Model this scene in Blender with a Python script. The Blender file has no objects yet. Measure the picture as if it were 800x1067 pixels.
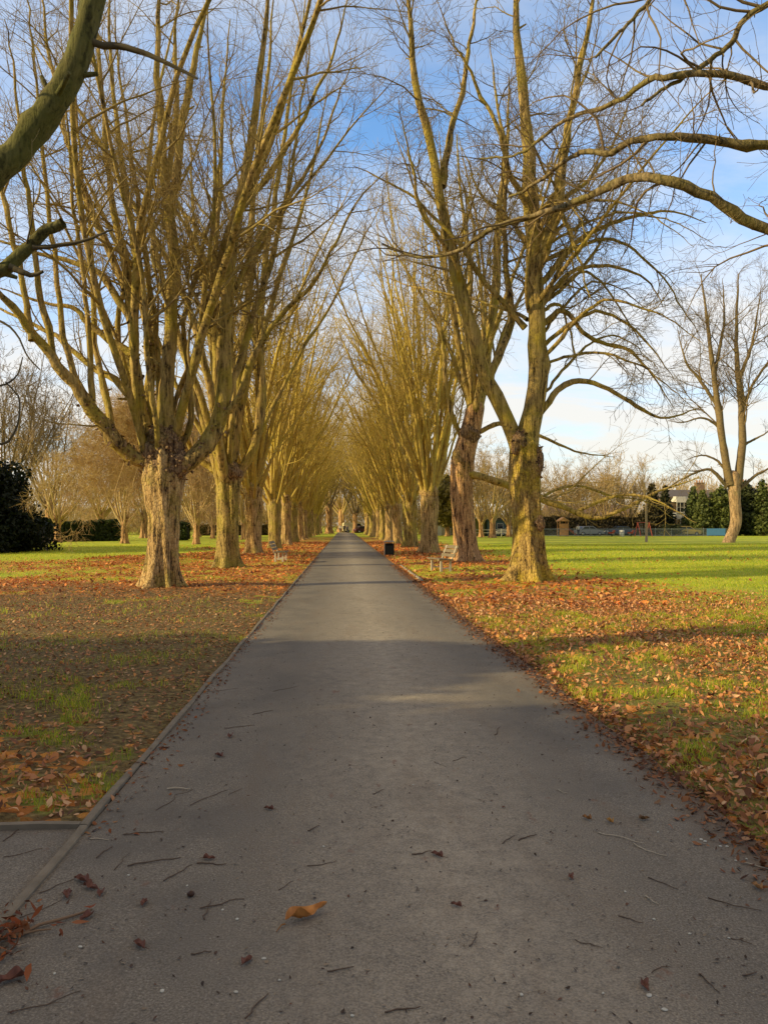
import bpy, math, random
import numpy as np
from mathutils import Vector, Matrix

random.seed(7)
RNG = np.random.default_rng(11)
scn = bpy.context.scene
COL = scn.collection
R = math.radians
PI = math.pi

# ------------------------------------------------------------------ camera
CAMH = 1.55
F = 802.0
YAW, PITCH = R(3.0), R(1.0)
fw = np.array([math.sin(YAW)*math.cos(PITCH), math.cos(YAW)*math.cos(PITCH), math.sin(PITCH)])
rt = np.array([math.cos(YAW), -math.sin(YAW), 0.0])
up = np.cross(rt, fw)

def at(px, py, Y):
    """world point seen at a photo pixel, at distance Y along the path"""
    d = fw*F + rt*(px-400.0) + up*(533.5-py)
    s = Y/d[1]
    return np.array([d[0]*s, Y, CAMH+d[2]*s])

def gnd(px, py):
    d = fw*F + rt*(px-400.0) + up*(533.5-py)
    s = -CAMH/d[2]
    return np.array([d[0]*s, d[1]*s, 0.0])

cam = bpy.data.cameras.new("camera")
cam.sensor_fit = 'VERTICAL'
cam.sensor_height = 36.0
cam.lens = 36.0*F/1067.0
cam.clip_start = 0.05
cam.clip_end = 3000
camo = bpy.data.objects.new("camera", cam)
COL.objects.link(camo)
camo.location = (0, 0, CAMH)
camo.rotation_euler = (PI/2+PITCH, 0, -YAW)
scn.camera = camo

# ------------------------------------------------------------------ light
SUN_EL, SUN_AZ = R(21.0), R(15.0)         # the light travels towards +x, a little towards +y
sun = bpy.data.lights.new("sun", 'SUN')
sun.energy = 5.0
sun.angle = R(0.55)
sun.color = (1.0, 0.80, 0.40)
suno = bpy.data.objects.new("sun", sun)
COL.objects.link(suno)
dv = Vector((math.cos(SUN_EL)*math.cos(SUN_AZ), math.cos(SUN_EL)*math.sin(SUN_AZ), -math.sin(SUN_EL)))
suno.rotation_euler = dv.to_track_quat('-Z', 'Y').to_euler()

scn.view_settings.view_transform = 'Standard'
scn.view_settings.look = 'None'
scn.view_settings.exposure = 0
scn.view_settings.gamma = 1

# ------------------------------------------------------------------ node helpers
class NT:
    def __init__(s, tree):
        s.t = tree; s.n = tree.nodes; s.l = tree.links
    def new(s, typ, **kw):
        n = s.n.new(typ)
        for k, v in kw.items():
            setattr(n, k, v)
        return n
    def link(s, a, b): s.l.new(a, b)
    def val(s, node, name, v):
        if hasattr(v, 'is_linked') or isinstance(v, bpy.types.NodeSocket): s.link(v, node.inputs[name])
        else: node.inputs[name].default_value = v
    def coord(s, kind='Object'):
        return s.new('ShaderNodeTexCoord').outputs[kind]
    def mapping(s, vec, scale=(1,1,1), rot=(0,0,0), loc=(0,0,0)):
        m = s.new('ShaderNodeMapping')
        s.link(vec, m.inputs['Vector'])
        m.inputs['Scale'].default_value = scale
        m.inputs['Rotation'].default_value = rot
        m.inputs['Location'].default_value = loc
        return m.outputs[0]
    def noise(s, vec, scale, detail=4, rough=0.55, dist=0.0):
        n = s.new('ShaderNodeTexNoise')
        s.link(vec, n.inputs['Vector'])
        n.inputs['Scale'].default_value = scale
        n.inputs['Detail'].default_value = detail
        n.inputs['Roughness'].default_value = rough
        n.inputs['Distortion'].default_value = dist
        return n.outputs['Fac']
    def voronoi(s, vec, scale, out='Color', feature='F1'):
        n = s.new('ShaderNodeTexVoronoi', feature=feature)
        s.link(vec, n.inputs['Vector'])
        n.inputs['Scale'].default_value = scale
        return n.outputs[out]
    def ramp(s, fac, stops, interp='LINEAR'):
        n = s.new('ShaderNodeValToRGB')
        n.color_ramp.interpolation = interp
        e = n.color_ramp.elements
        while len(e) < len(stops): e.new(0.5)
        for i, (p, c) in enumerate(stops):
            e[i].position = p
            e[i].color = (c, c, c, 1) if not hasattr(c, '__len__') else (*c[:3], 1)
        s.link(fac, n.inputs['Fac'])
        return n.outputs['Color']
    def mix(s, fac, a, b, blend='MIX'):
        n = s.new('ShaderNodeMix', data_type='RGBA', blend_type=blend)
        for idx, v in ((0, fac), (6, a), (7, b)):
            if isinstance(v, bpy.types.NodeSocket): s.link(v, n.inputs[idx])
            elif hasattr(v, '__len__'): n.inputs[idx].default_value = (*v[:3], 1)
            else: n.inputs[idx].default_value = v if idx == 0 else (v, v, v, 1)
        return n.outputs[2]
    def math(s, op, a, b=0.5, clamp=False):
        n = s.new('ShaderNodeMath', operation=op, use_clamp=clamp)
        for i, v in enumerate((a, b)):
            if isinstance(v, bpy.types.NodeSocket): s.link(v, n.inputs[i])
            else: n.inputs[i].default_value = v
        return n.outputs[0]
    def bump(s, h, strength=0.5, dist=0.02):
        n = s.new('ShaderNodeBump')
        s.link(h, n.inputs['Height'])
        n.inputs['Strength'].default_value = strength
        n.inputs['Distance'].default_value = dist
        return n.outputs['Normal']
    def attr(s, name, out='Color'):
        return s.new('ShaderNodeAttribute', attribute_name=name).outputs[out]

def material(name):
    m = bpy.data.materials.new(name)
    m.use_nodes = True
    m.node_tree.nodes.clear()
    t = NT(m.node_tree)
    out = t.new('ShaderNodeOutputMaterial')
    b = t.new('ShaderNodeBsdfPrincipled')
    b.inputs['Specular IOR Level'].default_value = 0.25
    t.link(b.outputs[0], out.inputs['Surface'])
    return m, t, b, out

def simple_mat(name, col, rough=0.7, var=0.25, scale=6, metallic=0.0, bump=0.0):
    m, t, b, o = material(name)
    c = t.coord()
    n = t.noise(c, scale, 5)
    colr = t.mix(n, [x*(1-var) for x in col], [min(1, x*(1+var)) for x in col])
    t.link(colr, b.inputs['Base Color'])
    b.inputs['Roughness'].default_value = rough
    b.inputs['Metallic'].default_value = metallic
    if bump: t.link(t.bump(n, bump, 0.01), b.inputs['Normal'])
    return m

# ------------------------------------------------------------------ world
w = bpy.data.worlds.new("World")
scn.world = w
w.use_nodes = True
w.node_tree.nodes.clear()
t = NT(w.node_tree)
sky = t.new('ShaderNodeTexSky', sky_type='NISHITA')
sky.sun_disc = False
sky.sun_elevation = SUN_EL
sky.sun_rotation = math.atan2(-math.cos(SUN_AZ), -math.sin(SUN_AZ)) % (2*PI)
sky.air_density = 1.0; sky.dust_density = 0.6; sky.ozone_density = 1.0
gen = t.coord('Generated')
sep = t.new('ShaderNodeSeparateXYZ'); t.link(gen, sep.inputs[0])
zc = t.math('MAXIMUM', sep.outputs[2], 0.0)
den = t.math('ADD', zc, 0.22)
cmb = t.new('ShaderNodeCombineXYZ')
t.link(t.math('DIVIDE', sep.outputs[0], den), cmb.inputs[0])
t.link(t.math('DIVIDE', sep.outputs[1], den), cmb.inputs[1])
cv = t.mapping(cmb.outputs[0], scale=(1.0, 1.7, 1), rot=(0, 0, 0.5), loc=(3.1, 1.7, 0))
cn = t.noise(cv, 1.5, 9, 0.58, 0.4)
low = t.ramp(zc, [(0.0, 0.95), (0.16, 0.66), (0.38, 0.10), (0.56, 0.0), (0.66, 0.5), (0.80, 0.95)])
cf = t.math('ADD', t.ramp(cn, [(0.38, 0.0), (0.68, 1.0)]), 0.0)
cf = t.math('ADD', t.math('MULTIPLY', cf, 0.68), low)
cf = t.math('MULTIPLY', cf, 1.0, True)
skc = t.mix(1.0, sky.outputs[0], (0.92, 1.52, 1.98), 'MULTIPLY')
cc = t.ramp(zc, [(0.0, (6.6, 6.0, 5.0)), (0.2, (6.6, 6.35, 5.95)), (0.58, (6.3, 6.3, 6.2)), (0.72, (6.2, 5.0, 3.65)), (1.0, (5.8, 4.65, 3.35))])  # the warm cloud high overhead is added, out of view, to warm the shade
cl = t.mix(t.math('MULTIPLY', cf, 0.92), skc, cc)
# unseen sky to the sides and behind, dimmed to deepen the shaded faces
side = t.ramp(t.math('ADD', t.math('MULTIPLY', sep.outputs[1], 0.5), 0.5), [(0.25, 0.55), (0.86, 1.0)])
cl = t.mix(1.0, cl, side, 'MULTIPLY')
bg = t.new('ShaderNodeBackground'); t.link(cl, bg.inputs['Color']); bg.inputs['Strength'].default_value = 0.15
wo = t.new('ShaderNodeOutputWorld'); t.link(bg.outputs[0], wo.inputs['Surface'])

# ------------------------------------------------------------------ noise in python
def hash2(ix, iy, seed):
    h = (ix.astype(np.int64)*374761393 + iy.astype(np.int64)*668265263 + seed*982451653) & 0x7fffffff
    h = ((h ^ (h >> 13))*1274126177) & 0x7fffffff
    return ((h ^ (h >> 16)) & 0xffff)/65535.0

def vnoise(x, y, seed=0):
    ix = np.floor(x); iy = np.floor(y)
    fx = x-ix; fy = y-iy
    fx = fx*fx*(3-2*fx); fy = fy*fy*(3-2*fy)
    a = hash2(ix, iy, seed); b = hash2(ix+1, iy, seed)
    c = hash2(ix, iy+1, seed); d = hash2(ix+1, iy+1, seed)
    return (a*(1-fx)+b*fx)*(1-fy) + (c*(1-fx)+d*fx)*fy

def fbm(x, y, seed=0, octv=4):
    s = 0; a = 0.5; tot = 0
    for o in range(octv):
        s = s + a*vnoise(x*2**o, y*2**o, seed+o*17); tot += a; a *= 0.5
    return s/tot

def sstep(a, b, x):
    t_ = np.clip((x-a)/(b-a), 0, 1)
    return t_*t_*(3-2*t_)

# ------------------------------------------------------------------ mesh helpers
class MB:
    def __init__(s):
        s.v = []; s.f4 = []; s.f3 = []; s.c = []; s.n = 0
        s.m4 = []; s.m3 = []
    def add(s, v, quads=None, tris=None, col=None, mi=0):
        v = np.asarray(v, float).reshape(-1, 3)
        if quads is not None and len(quads):
            q = np.asarray(quads, np.int64).reshape(-1, 4)+s.n
            s.f4.append(q); s.m4.append(np.full(len(q), mi))
        if tris is not None and len(tris):
            q = np.asarray(tris, np.int64).reshape(-1, 3)+s.n
            s.f3.append(q); s.m3.append(np.full(len(q), mi))
        s.v.append(v)
        if col is not None: s.c.append(np.asarray(col, float).reshape(-1, 3))
        s.n += len(v)
        return s
    def box(s, c, size, rot=0.0, tilt=0.0, taper=1.0, mi=0):
        sx, sy, sz = [k/2 for k in size]
        p = np.array([[x*sx*(taper if z > 0 else 1), y*sy*(taper if z > 0 else 1), z*sz] for z in (-1, 1) for y in (-1, 1) for x in (-1, 1)], float)
        if tilt:
            ct, st = math.cos(tilt), math.sin(tilt)
            p = np.stack([p[:, 0]*ct+p[:, 2]*st, p[:, 1], -p[:, 0]*st+p[:, 2]*ct], 1)
        cr, sr = math.cos(rot), math.sin(rot)
        p = np.stack([p[:, 0]*cr-p[:, 1]*sr, p[:, 0]*sr+p[:, 1]*cr, p[:, 2]], 1)+np.asarray(c, float)
        return s.add(p, [(0, 2, 3, 1), (4, 5, 7, 6), (0, 1, 5, 4), (2, 6, 7, 3), (0, 4, 6, 2), (1, 3, 7, 5)], mi=mi)
    def prism(s, prof, y0, y1, mi=0):
        """profile in xz extruded along y"""
        n = len(prof)
        v = [(x, y0, z) for x, z in prof]+[(x, y1, z) for x, z in prof]
        s.add(v, [(i, (i+1) % n, n+(i+1) % n, n+i) for i in range(n)], mi=mi)
        cx = sum(p[0] for p in prof)/n; cz = sum(p[1] for p in prof)/n
        s.add([(x, y0, z) for x, z in prof]+[(cx, y0, cz)], None, [((i+1) % n, i, n) for i in range(n)], mi=mi)
        s.add([(x, y1, z) for x, z in prof]+[(cx, y1, cz)], None, [(i, (i+1) % n, n) for i in range(n)], mi=mi)
        return s
    def tubes(s, P, Rd, sides, col=None, cap=False):
        v, q = tubes(P, Rd, sides)
        s.add(v, q, None, col)
        if cap:
            M, n = Rd.shape
            for m in range(M):
                for e in (0, n-1):
                    b = s.n-len(v)
                    ring = [m*n*sides+e*sides+k for k in range(sides)]
                    s.f3 += [np.array([[ring[0]+b, ring[k]+b, ring[k+1]+b] for k in range(1, sides-1)])]
                    s.m3 += [np.zeros(sides-2, int)]
        return s
    def tube(s, pts, r, sides=8, cap=True):
        P = np.asarray(pts, float)[None]
        Rr = np.broadcast_to(np.asarray(r, float), (P.shape[1],))[None]
        return s.tubes(P, Rr, sides, None, cap)
    def build(s, name, mat, parent=None, smooth=True, loc=None):
        V = np.concatenate(s.v) if s.v else np.zeros((0, 3))
        f4 = np.concatenate(s.f4) if s.f4 else np.zeros((0, 4), np.int64)
        f3 = np.concatenate(s.f3) if s.f3 else np.zeros((0, 3), np.int64)
        me = bpy.data.meshes.new(name)
        me.vertices.add(len(V)); me.vertices.foreach_set('co', V.astype(np.float32).ravel())
        nl = f4.size+f3.size
        me.loops.add(nl)
        me.loops.foreach_set('vertex_index', np.concatenate([f4.ravel(), f3.ravel()]).astype(np.int32))
        npoly = len(f4)+len(f3)
        me.polygons.add(npoly)
        ls = np.concatenate([np.arange(len(f4))*4, len(f4)*4+np.arange(len(f3))*3]).astype(np.int32)
        me.polygons.foreach_set('loop_start', ls)
        mats = mat if isinstance(mat, (list, tuple)) else [mat]
        for m in mats: me.materials.append(m)
        if len(mats) > 1:
            me.polygons.foreach_set('material_index', np.concatenate(s.m4+s.m3).astype(np.int32))
        me.polygons.foreach_set('use_smooth', np.full(npoly, smooth))
        if s.c:
            C = np.concatenate(s.c)
            a = me.color_attributes.new('Col', 'FLOAT_COLOR', 'POINT')
            a.data.foreach_set('color', np.concatenate([C, np.ones((len(C), 1))], 1).astype(np.float32).ravel())
        me.update(calc_edges=True)
        me.validate()
        o = bpy.data.objects.new(name, me)
        COL.objects.link(o)
        if parent is not None: o.parent = parent
        if loc is not None: o.location = loc
        return o

def norm(a):
    return a/np.maximum(np.linalg.norm(a, axis=-1, keepdims=True), 1e-9)

def tubes(P, Rd, sides):
    M, n, _ = P.shape
    T = np.empty_like(P)
    T[:, 1:-1] = P[:, 2:]-P[:, :-2]; T[:, 0] = P[:, 1]-P[:, 0]; T[:, -1] = P[:, -1]-P[:, -2]
    T = norm(T)
    md = np.abs(P[:, -1]-P[:, 0])
    ref = np.eye(3)[np.argmin(md, 1)][:, None, :]
    U = norm(np.cross(T, np.broadcast_to(ref, T.shape)))
    W = np.cross(T, U)
    a = np.arange(sides)/sides*2*PI
    ca, sa = np.cos(a), np.sin(a)
    v = P[:, :, None, :]+Rd[:, :, None, None]*(U[:, :, None, :]*ca[None, None, :, None]+W[:, :, None, :]*sa[None, None, :, None])
    k = np.arange(sides); k2 = (k+1) % sides
    base = (np.arange(M)[:, None, None]*n+np.arange(n-1)[None, :, None])*sides
    q = np.stack([base+k, base+k2, base+sides+k2, base+sides+k], -1)
    return v.reshape(-1, 3), q.reshape(-1, 4)

def tag(o, label=None, cat=None, group=None, kind=None):
    if label: o['label'] = label
    if cat: o['category'] = cat
    if group: o['group'] = group
    if kind: o['kind'] = kind
    return o

def thing(name, label, cat, loc=(0, 0, 0), rz=0.0, group=None):
    o = bpy.data.objects.new(name, None)
    o.empty_display_size = 0.3
    COL.objects.link(o)
    o.location = loc; o.rotation_euler = (0, 0, rz)
    return tag(o, label, cat, group)

def copy_tree(o, parent=None):
    c = o.copy(); COL.objects.link(c)
    if parent is not None: c.parent = parent
    for ch in list(o.children): copy_tree(ch, c)
    return c

# ------------------------------------------------------------------ bark, leaf, ground materials
def bark_mat(name, dark, mid, light, moss, moss_amt, red=0.25, scale=1.0, bumpd=0.05, crack=0.45):
    m, t, b, o = material(name)
    c = t.coord()
    st = t.mapping(c, scale=(7*scale, 7*scale, 1.1*scale))
    n1 = t.noise(st, 1.6, 8, 0.62, 0.6)
    st2 = t.mapping(c, scale=(3*scale, 3*scale, 2.2*scale))
    v = t.voronoi(st2, 4.0, 'Distance', 'DISTANCE_TO_EDGE')
    n2 = t.noise(c, 1.3, 5, 0.6)
    n3 = t.noise(c, 14*scale, 6, 0.6)
    h = t.math('ADD', t.math('MULTIPLY', n1, 1.0), t.math('MULTIPLY', n3, 0.35))
    colr = t.ramp(h, [(0.54, dark), (0.66, mid), (0.84, light)])
    colr = t.mix(t.math('MULTIPLY', t.ramp(n3, [(0.45, 0.0), (0.65, 1.0)]), red), colr, (0.20, 0.085, 0.035))
    mm = t.ramp(t.math('ADD', n2, t.math('MULTIPLY', t.math('SUBTRACT', n3, 0.5), 0.3)), [(0.62-0.45*moss_amt, 0.0), (0.82-0.35*moss_amt, 1.0)])
    colr = t.mix(t.math('MULTIPLY', mm, 0.85), colr, moss)
    colr = t.mix(t.ramp(v, [(0.0, crack), (0.10, 0.0)]), colr, dark)
    t.link(colr, b.inputs['Base Color'])
    b.inputs['Roughness'].default_value = 0.9
    hh = t.math('ADD', h, t.math('MULTIPLY', t.ramp(v, [(0.0, 0.0), (0.15, 1.0)]), 0.55*crack))
    t.link(t.bump(hh, 0.9, bumpd), b.inputs['Normal'])
    return m

M_BARK = bark_mat('bark_grey', (0.045, 0.028, 0.014), (0.52, 0.33, 0.13), (0.86, 0.60, 0.27), (0.38, 0.31, 0.05), 0.30)
M_BARKOLV = bark_mat('bark_olive', (0.04, 0.028, 0.012), (0.38, 0.265, 0.085), (0.74, 0.53, 0.19), (0.40, 0.33, 0.045), 0.42)
M_BARKMOSS = bark_mat('bark_mossy', (0.035, 0.024, 0.011), (0.36, 0.235, 0.075), (0.68, 0.47, 0.16), (0.60, 0.44, 0.03), 0.40)
M_BARKRED = bark_mat('bark_reddish', (0.04, 0.024, 0.014), (0.60, 0.335, 0.15), (0.88, 0.56, 0.28), (0.40, 0.29, 0.05), 0.15, 0.5)
M_BARKTAN = bark_mat('bark_tan', (0.16, 0.105, 0.06), (0.56, 0.36, 0.19), (0.84, 0.58, 0.33), (0.50, 0.40, 0.16), 0.1, 0.3)
M_BURL = bark_mat('bark_burl', (0.03, 0.018, 0.012), (0.30, 0.18, 0.10), (0.66, 0.44, 0.22), (0.34, 0.25, 0.05), 0.25, 0.25, 1.6, 0.06)
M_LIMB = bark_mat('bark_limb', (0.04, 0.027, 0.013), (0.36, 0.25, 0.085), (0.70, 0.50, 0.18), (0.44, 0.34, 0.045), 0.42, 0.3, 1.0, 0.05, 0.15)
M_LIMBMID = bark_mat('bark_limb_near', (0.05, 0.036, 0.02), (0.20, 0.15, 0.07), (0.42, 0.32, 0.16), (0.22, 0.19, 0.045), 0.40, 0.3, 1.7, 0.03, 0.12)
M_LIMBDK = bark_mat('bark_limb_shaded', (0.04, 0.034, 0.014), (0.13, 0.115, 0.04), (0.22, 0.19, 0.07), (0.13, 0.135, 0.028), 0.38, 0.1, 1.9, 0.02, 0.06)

def twig_mat(name, a, b_, c_):
    m, t, b, o = material(name)
    c = t.coord()
    n = t.noise(c, 0.9, 3, 0.6)
    n2 = t.noise(c, 7.0, 2, 0.5)
    colr = t.mix(t.ramp(n, [(0.35, 0.0), (0.65, 1.0)]), a, b_)
    colr = t.mix(t.ramp(n2, [(0.5, 0.0), (0.7, 0.8)]), colr, c_)
    t.link(colr, b.inputs['Base Color'])
    b.inputs['Roughness'].default_value = 0.8
    return m

M_TWIG = twig_mat('twigs_olive', (0.31, 0.22, 0.09), (0.38, 0.28, 0.08), (0.18, 0.125, 0.06))
M_TWIGROW = twig_mat('twigs_golden', (0.50, 0.35, 0.10), (0.58, 0.44, 0.08), (0.32, 0.21, 0.07))
M_TWIGOL = twig_mat('twigs_olive_dark', (0.24, 0.165, 0.065), (0.30, 0.225, 0.06), (0.13, 0.09, 0.045))
M_TWIGBR = twig_mat('twigs_brown', (0.20, 0.135, 0.07), (0.25, 0.18, 0.08), (0.11, 0.075, 0.045))
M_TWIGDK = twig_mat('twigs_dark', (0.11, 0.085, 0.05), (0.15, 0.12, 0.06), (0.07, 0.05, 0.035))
M_TWIGPK = twig_mat('twigs_pinkish', (0.50, 0.34, 0.17), (0.52, 0.38, 0.14), (0.38, 0.25, 0.12))
M_TWIGFAR = twig_mat('twigs_far', (0.46, 0.31, 0.15), (0.50, 0.37, 0.15), (0.36, 0.24, 0.13))

def leaf_mat(name, trans=0.25, rough=0.6):
    m, t, b, o = material(name)
    a = t.attr('Col')
    t.link(a, b.inputs['Base Color'])
    b.inputs['Roughness'].default_value = rough
    tr = t.new('ShaderNodeBsdfTranslucent')
    t.link(a, tr.inputs['Color'])
    mx = t.new('ShaderNodeMixShader'); mx.inputs[0].default_value = trans
    t.link(b.outputs[0], mx.inputs[1]); t.link(tr.outputs[0], mx.inputs[2])
    t.link(mx.outputs[0], o.inputs['Surface'])
    return m
M_LEAF = leaf_mat('fallen_leaf', 0.12, 0.65)
M_GRASS = leaf_mat('grass_blade', 0.5, 0.55)
M_FOL = leaf_mat('evergreen_leaf', 0.2, 0.6)

# ------------------------------------------------------------------ the ground
PL, PR = -1.30, 2.03            # path edges

def pr_edge(y):                 # the ragged right edge of the path
    return PR+0.10*(fbm(np.asarray(y)*0.9+3.3, np.zeros_like(y)+0.5, 5, 4)-0.5)

def pathz(x):
    f = np.clip((x-PL)/(PR-PL), 0, 1)
    return np.where((x > PL-.02), 0.004+0.018*(1-(2*f-1)**2), 0.003)

def dist_path(x):
    return np.where(x < PL, PL-x, np.where(x > PR, x-PR, 0.0))

def hgt(x, y):
    d = dist_path(x)
    h = (fbm(x*0.45, y*0.45, 3, 3)-0.45)*0.11+(fbm(x*2.2, y*2.2, 4, 2)-0.5)*0.035
    h = h*sstep(0.05, 1.5, d)+0.035*sstep(0.0, 0.6, d)
    h = np.where(d <= 0.0, -0.02, h)
    side = (x < PL) & (y < 4.06)
    h = np.where(side, -0.02, h)
    fade = 1-sstep(60, 110, np.abs(y)+np.abs(x)*0.5)
    return h*fade-0.0*(1-fade)

def masks(x, y):
    """leaf litter, bare soil and grass amounts"""
    n1 = fbm(x*0.33+7, y*0.20, 21, 4)
    n2 = fbm(x*1.1, y*0.9, 31, 4)
    n3 = fbm(x*3.1, y*3.1, 41, 3)
    left = x < 0
    # avenue bands
    dl = PL-x
    dr = x-PR
    bl = (1-sstep(5.0+6.5*sstep(16, 20, y)*(1-sstep(30, 42, y)), 9.5+7*sstep(16, 20, y)*(1-sstep(30, 42, y)), dl+4.5*(n1-0.5)))*sstep(13, 21, y)*(1-.75*np.exp(-((y-24.5-.1*(x+8))/1.1)**2)*sstep(6, 9, dl))
    far_r = 3.6+2.2*sstep(5, 18, y)
    br = (1-sstep(far_r-1.6, far_r+2.6, dr+3.2*(n1-0.5)+0.8*(n2-0.5)))
    band = np.where(left, bl, br)
    leaf = band*(0.55+1.1*(n2-0.42))
    # near-left litter: patchy
    nl = (1-sstep(5.0, 7.5, y))*sstep(0.38, 0.62, n2)*0.8
    nl = nl+0.25*(1-sstep(9, 22, y))*sstep(0.35, 0.6, n2)
    # streaks of leaves lying out on the left lawn
    st = np.exp(-((y-21.5-0.15*(x+9))/1.3)**2)*sstep(-18, -7, -np.abs(x+9)-3)*0.9
    leaf = np.where(left, np.maximum(np.maximum(leaf, nl), st*sstep(0.3, 0.55, n2)), leaf)
    edge = np.where(left, 0.0, np.exp(-((dr-0.10)/0.14)**2))
    leaf = np.clip(np.maximum(leaf, edge*0.95), 0, 1)
    soil_l = (1-sstep(7.5, 11, dl+2*(n1-0.5)))*sstep(5.5, 8.0, y)*(1-sstep(18, 23, y))*np.clip(1.0-.8*sstep(0.56, 0.76, n2), 0, 1)
    soil_l = np.maximum(soil_l, 0.45*sstep(0.42, 0.6, n3)*(1-sstep(5.5, 9.5, y)))
    soil_r = 0.5*(1-sstep(2.5, 5.5, dr))*sstep(0.45, 0.65, n2)
    cl_ = fbm(x*3.4+40, y*3.4, 91, 3); cl2 = fbm(x*0.9+40, y*0.9, 95, 3)
    bare = (1-sstep(.44, .62, cl_)*sstep(.34, .58, cl2))
    soil_l = np.maximum(soil_l, 0.9*bare*(1-sstep(9, 15, y)))
    soil_r = np.maximum(soil_r, 0.42*bare*(1-sstep(8, 14, y+0.6*(dr-4))))
    soil = np.where(left, soil_l, soil_r)
    # the far end of the avenue is open grass again
    e = 1-sstep(95, 112, y+10*(n1-0.5))
    return leaf*e, np.clip(soil, 0, 1)*e

xs = np.unique(np.concatenate([np.linspace(-900, -60, 22), np.linspace(-60, -14, 70), np.linspace(-14, PL-0.02, 150), np.linspace(PL, PR, 6),
                               np.linspace(PR+0.02, 14, 150), np.linspace(14, 60, 80), np.linspace(60, 900, 22)]))
ys = np.unique(np.concatenate([np.linspace(-300, -20, 12), np.linspace(-20, 0, 20), np.linspace(0, 26, 240), np.linspace(26, 60, 130), np.linspace(60, 140, 90), np.linspace(140, 1500, 28)]))
X, Y = np.meshgrid(xs, ys)
Z = hgt(X, Y)
lf, so = masks(X, Y)
nx, ny = len(xs), len(ys)
ii = (np.arange(ny-1)[:, None]*nx+np.arange(nx-1)[None, :])
Q = np.stack([ii, ii+1, ii+nx+1, ii+nx], -1).reshape(-1, 4)
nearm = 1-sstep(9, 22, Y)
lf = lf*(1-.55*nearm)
mb = MB()
mb.add(np.stack([X, Y, Z], -1).reshape(-1, 3), Q, None, np.stack([lf, so, nearm], -1).reshape(-1, 3))

m, t, b, o = material('ground_grass_soil_leaves')
c = t.coord()
a = t.attr('Col')
sp = t.new('ShaderNodeSeparateColor'); t.link(a, sp.inputs[0])
nf = t.noise(c, 18, 6, 0.6)
nm = t.noise(c, 1.7, 5, 0.6)
nL = t.noise(c, 0.22, 4, 0.6)
vor = t.voronoi(t.mapping(c, scale=(1, 1, 0.02)), 13.0, 'Color')
vs = t.new('ShaderNodeSeparateColor'); t.link(vor, vs.inputs[0])
grass = t.ramp(nf, [(0.3, (0.212, 0.265, 0.024)), (0.55, (0.488, 0.575, 0.038)), (0.8, (0.764, 0.796, 0.074))])
grass = t.mix(t.ramp(nL, [(0.4, 0.0), (0.62, 0.75)]), grass, (0.637, 0.619, 0.053))
grass = t.mix(t.ramp(nm, [(0.5, 0.0), (0.75, 0.4)]), grass, (0.360, 0.409, 0.038))
soil = t.ramp(nf, [(0.3, (0.074, 0.050, 0.019)), (0.5, (0.187, 0.129, 0.049)), (0.72, (0.390, 0.281, 0.104))])
leafc = t.ramp(vs.outputs[0], [(0.0, (0.284, 0.117, 0.026)), (0.3, (0.570, 0.226, 0.040)), (0.6, (0.810, 0.344, 0.056)), (0.85, (0.900, 0.453, 0.084)), (1.0, (0.674, 0.390, 0.104))])
leafc = t.mix(0.5, leafc, (0.52, 0.17, 0.035))
leafc = t.mix(t.ramp(vs.outputs[1], [(0.25, 0.75), (0.5, 0.0)]), leafc, (0.074, 0.046, 0.019))
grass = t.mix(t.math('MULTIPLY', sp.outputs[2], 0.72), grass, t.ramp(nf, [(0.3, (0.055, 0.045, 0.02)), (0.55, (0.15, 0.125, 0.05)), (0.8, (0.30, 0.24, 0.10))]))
sm = t.ramp(t.math('ADD', sp.outputs[1], t.math('MULTIPLY', t.math('SUBTRACT', nf, 0.5), 0.8)), [(0.3, 0.0), (0.6, 1.0)])
colr = t.mix(sm, grass, soil)
lm = t.ramp(t.math('ADD', sp.outputs[0], t.math('MULTIPLY', t.math('SUBTRACT', vs.outputs[2], 0.5), 0.7)), [(0.42, 0.0), (0.52, 1.0)])
colr = t.mix(lm, colr, leafc)
t.link(colr, b.inputs['Base Color'])
b.inputs['Roughness'].default_value = 0.95
t.link(t.bump(t.math('ADD', nf, t.math('MULTIPLY', vs.outputs[0], 0.5)), 1.0, 0.06), b.inputs['Normal'])
M_GROUND = m
tag(mb.build('ground', M_GROUND), kind='structure')

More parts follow.
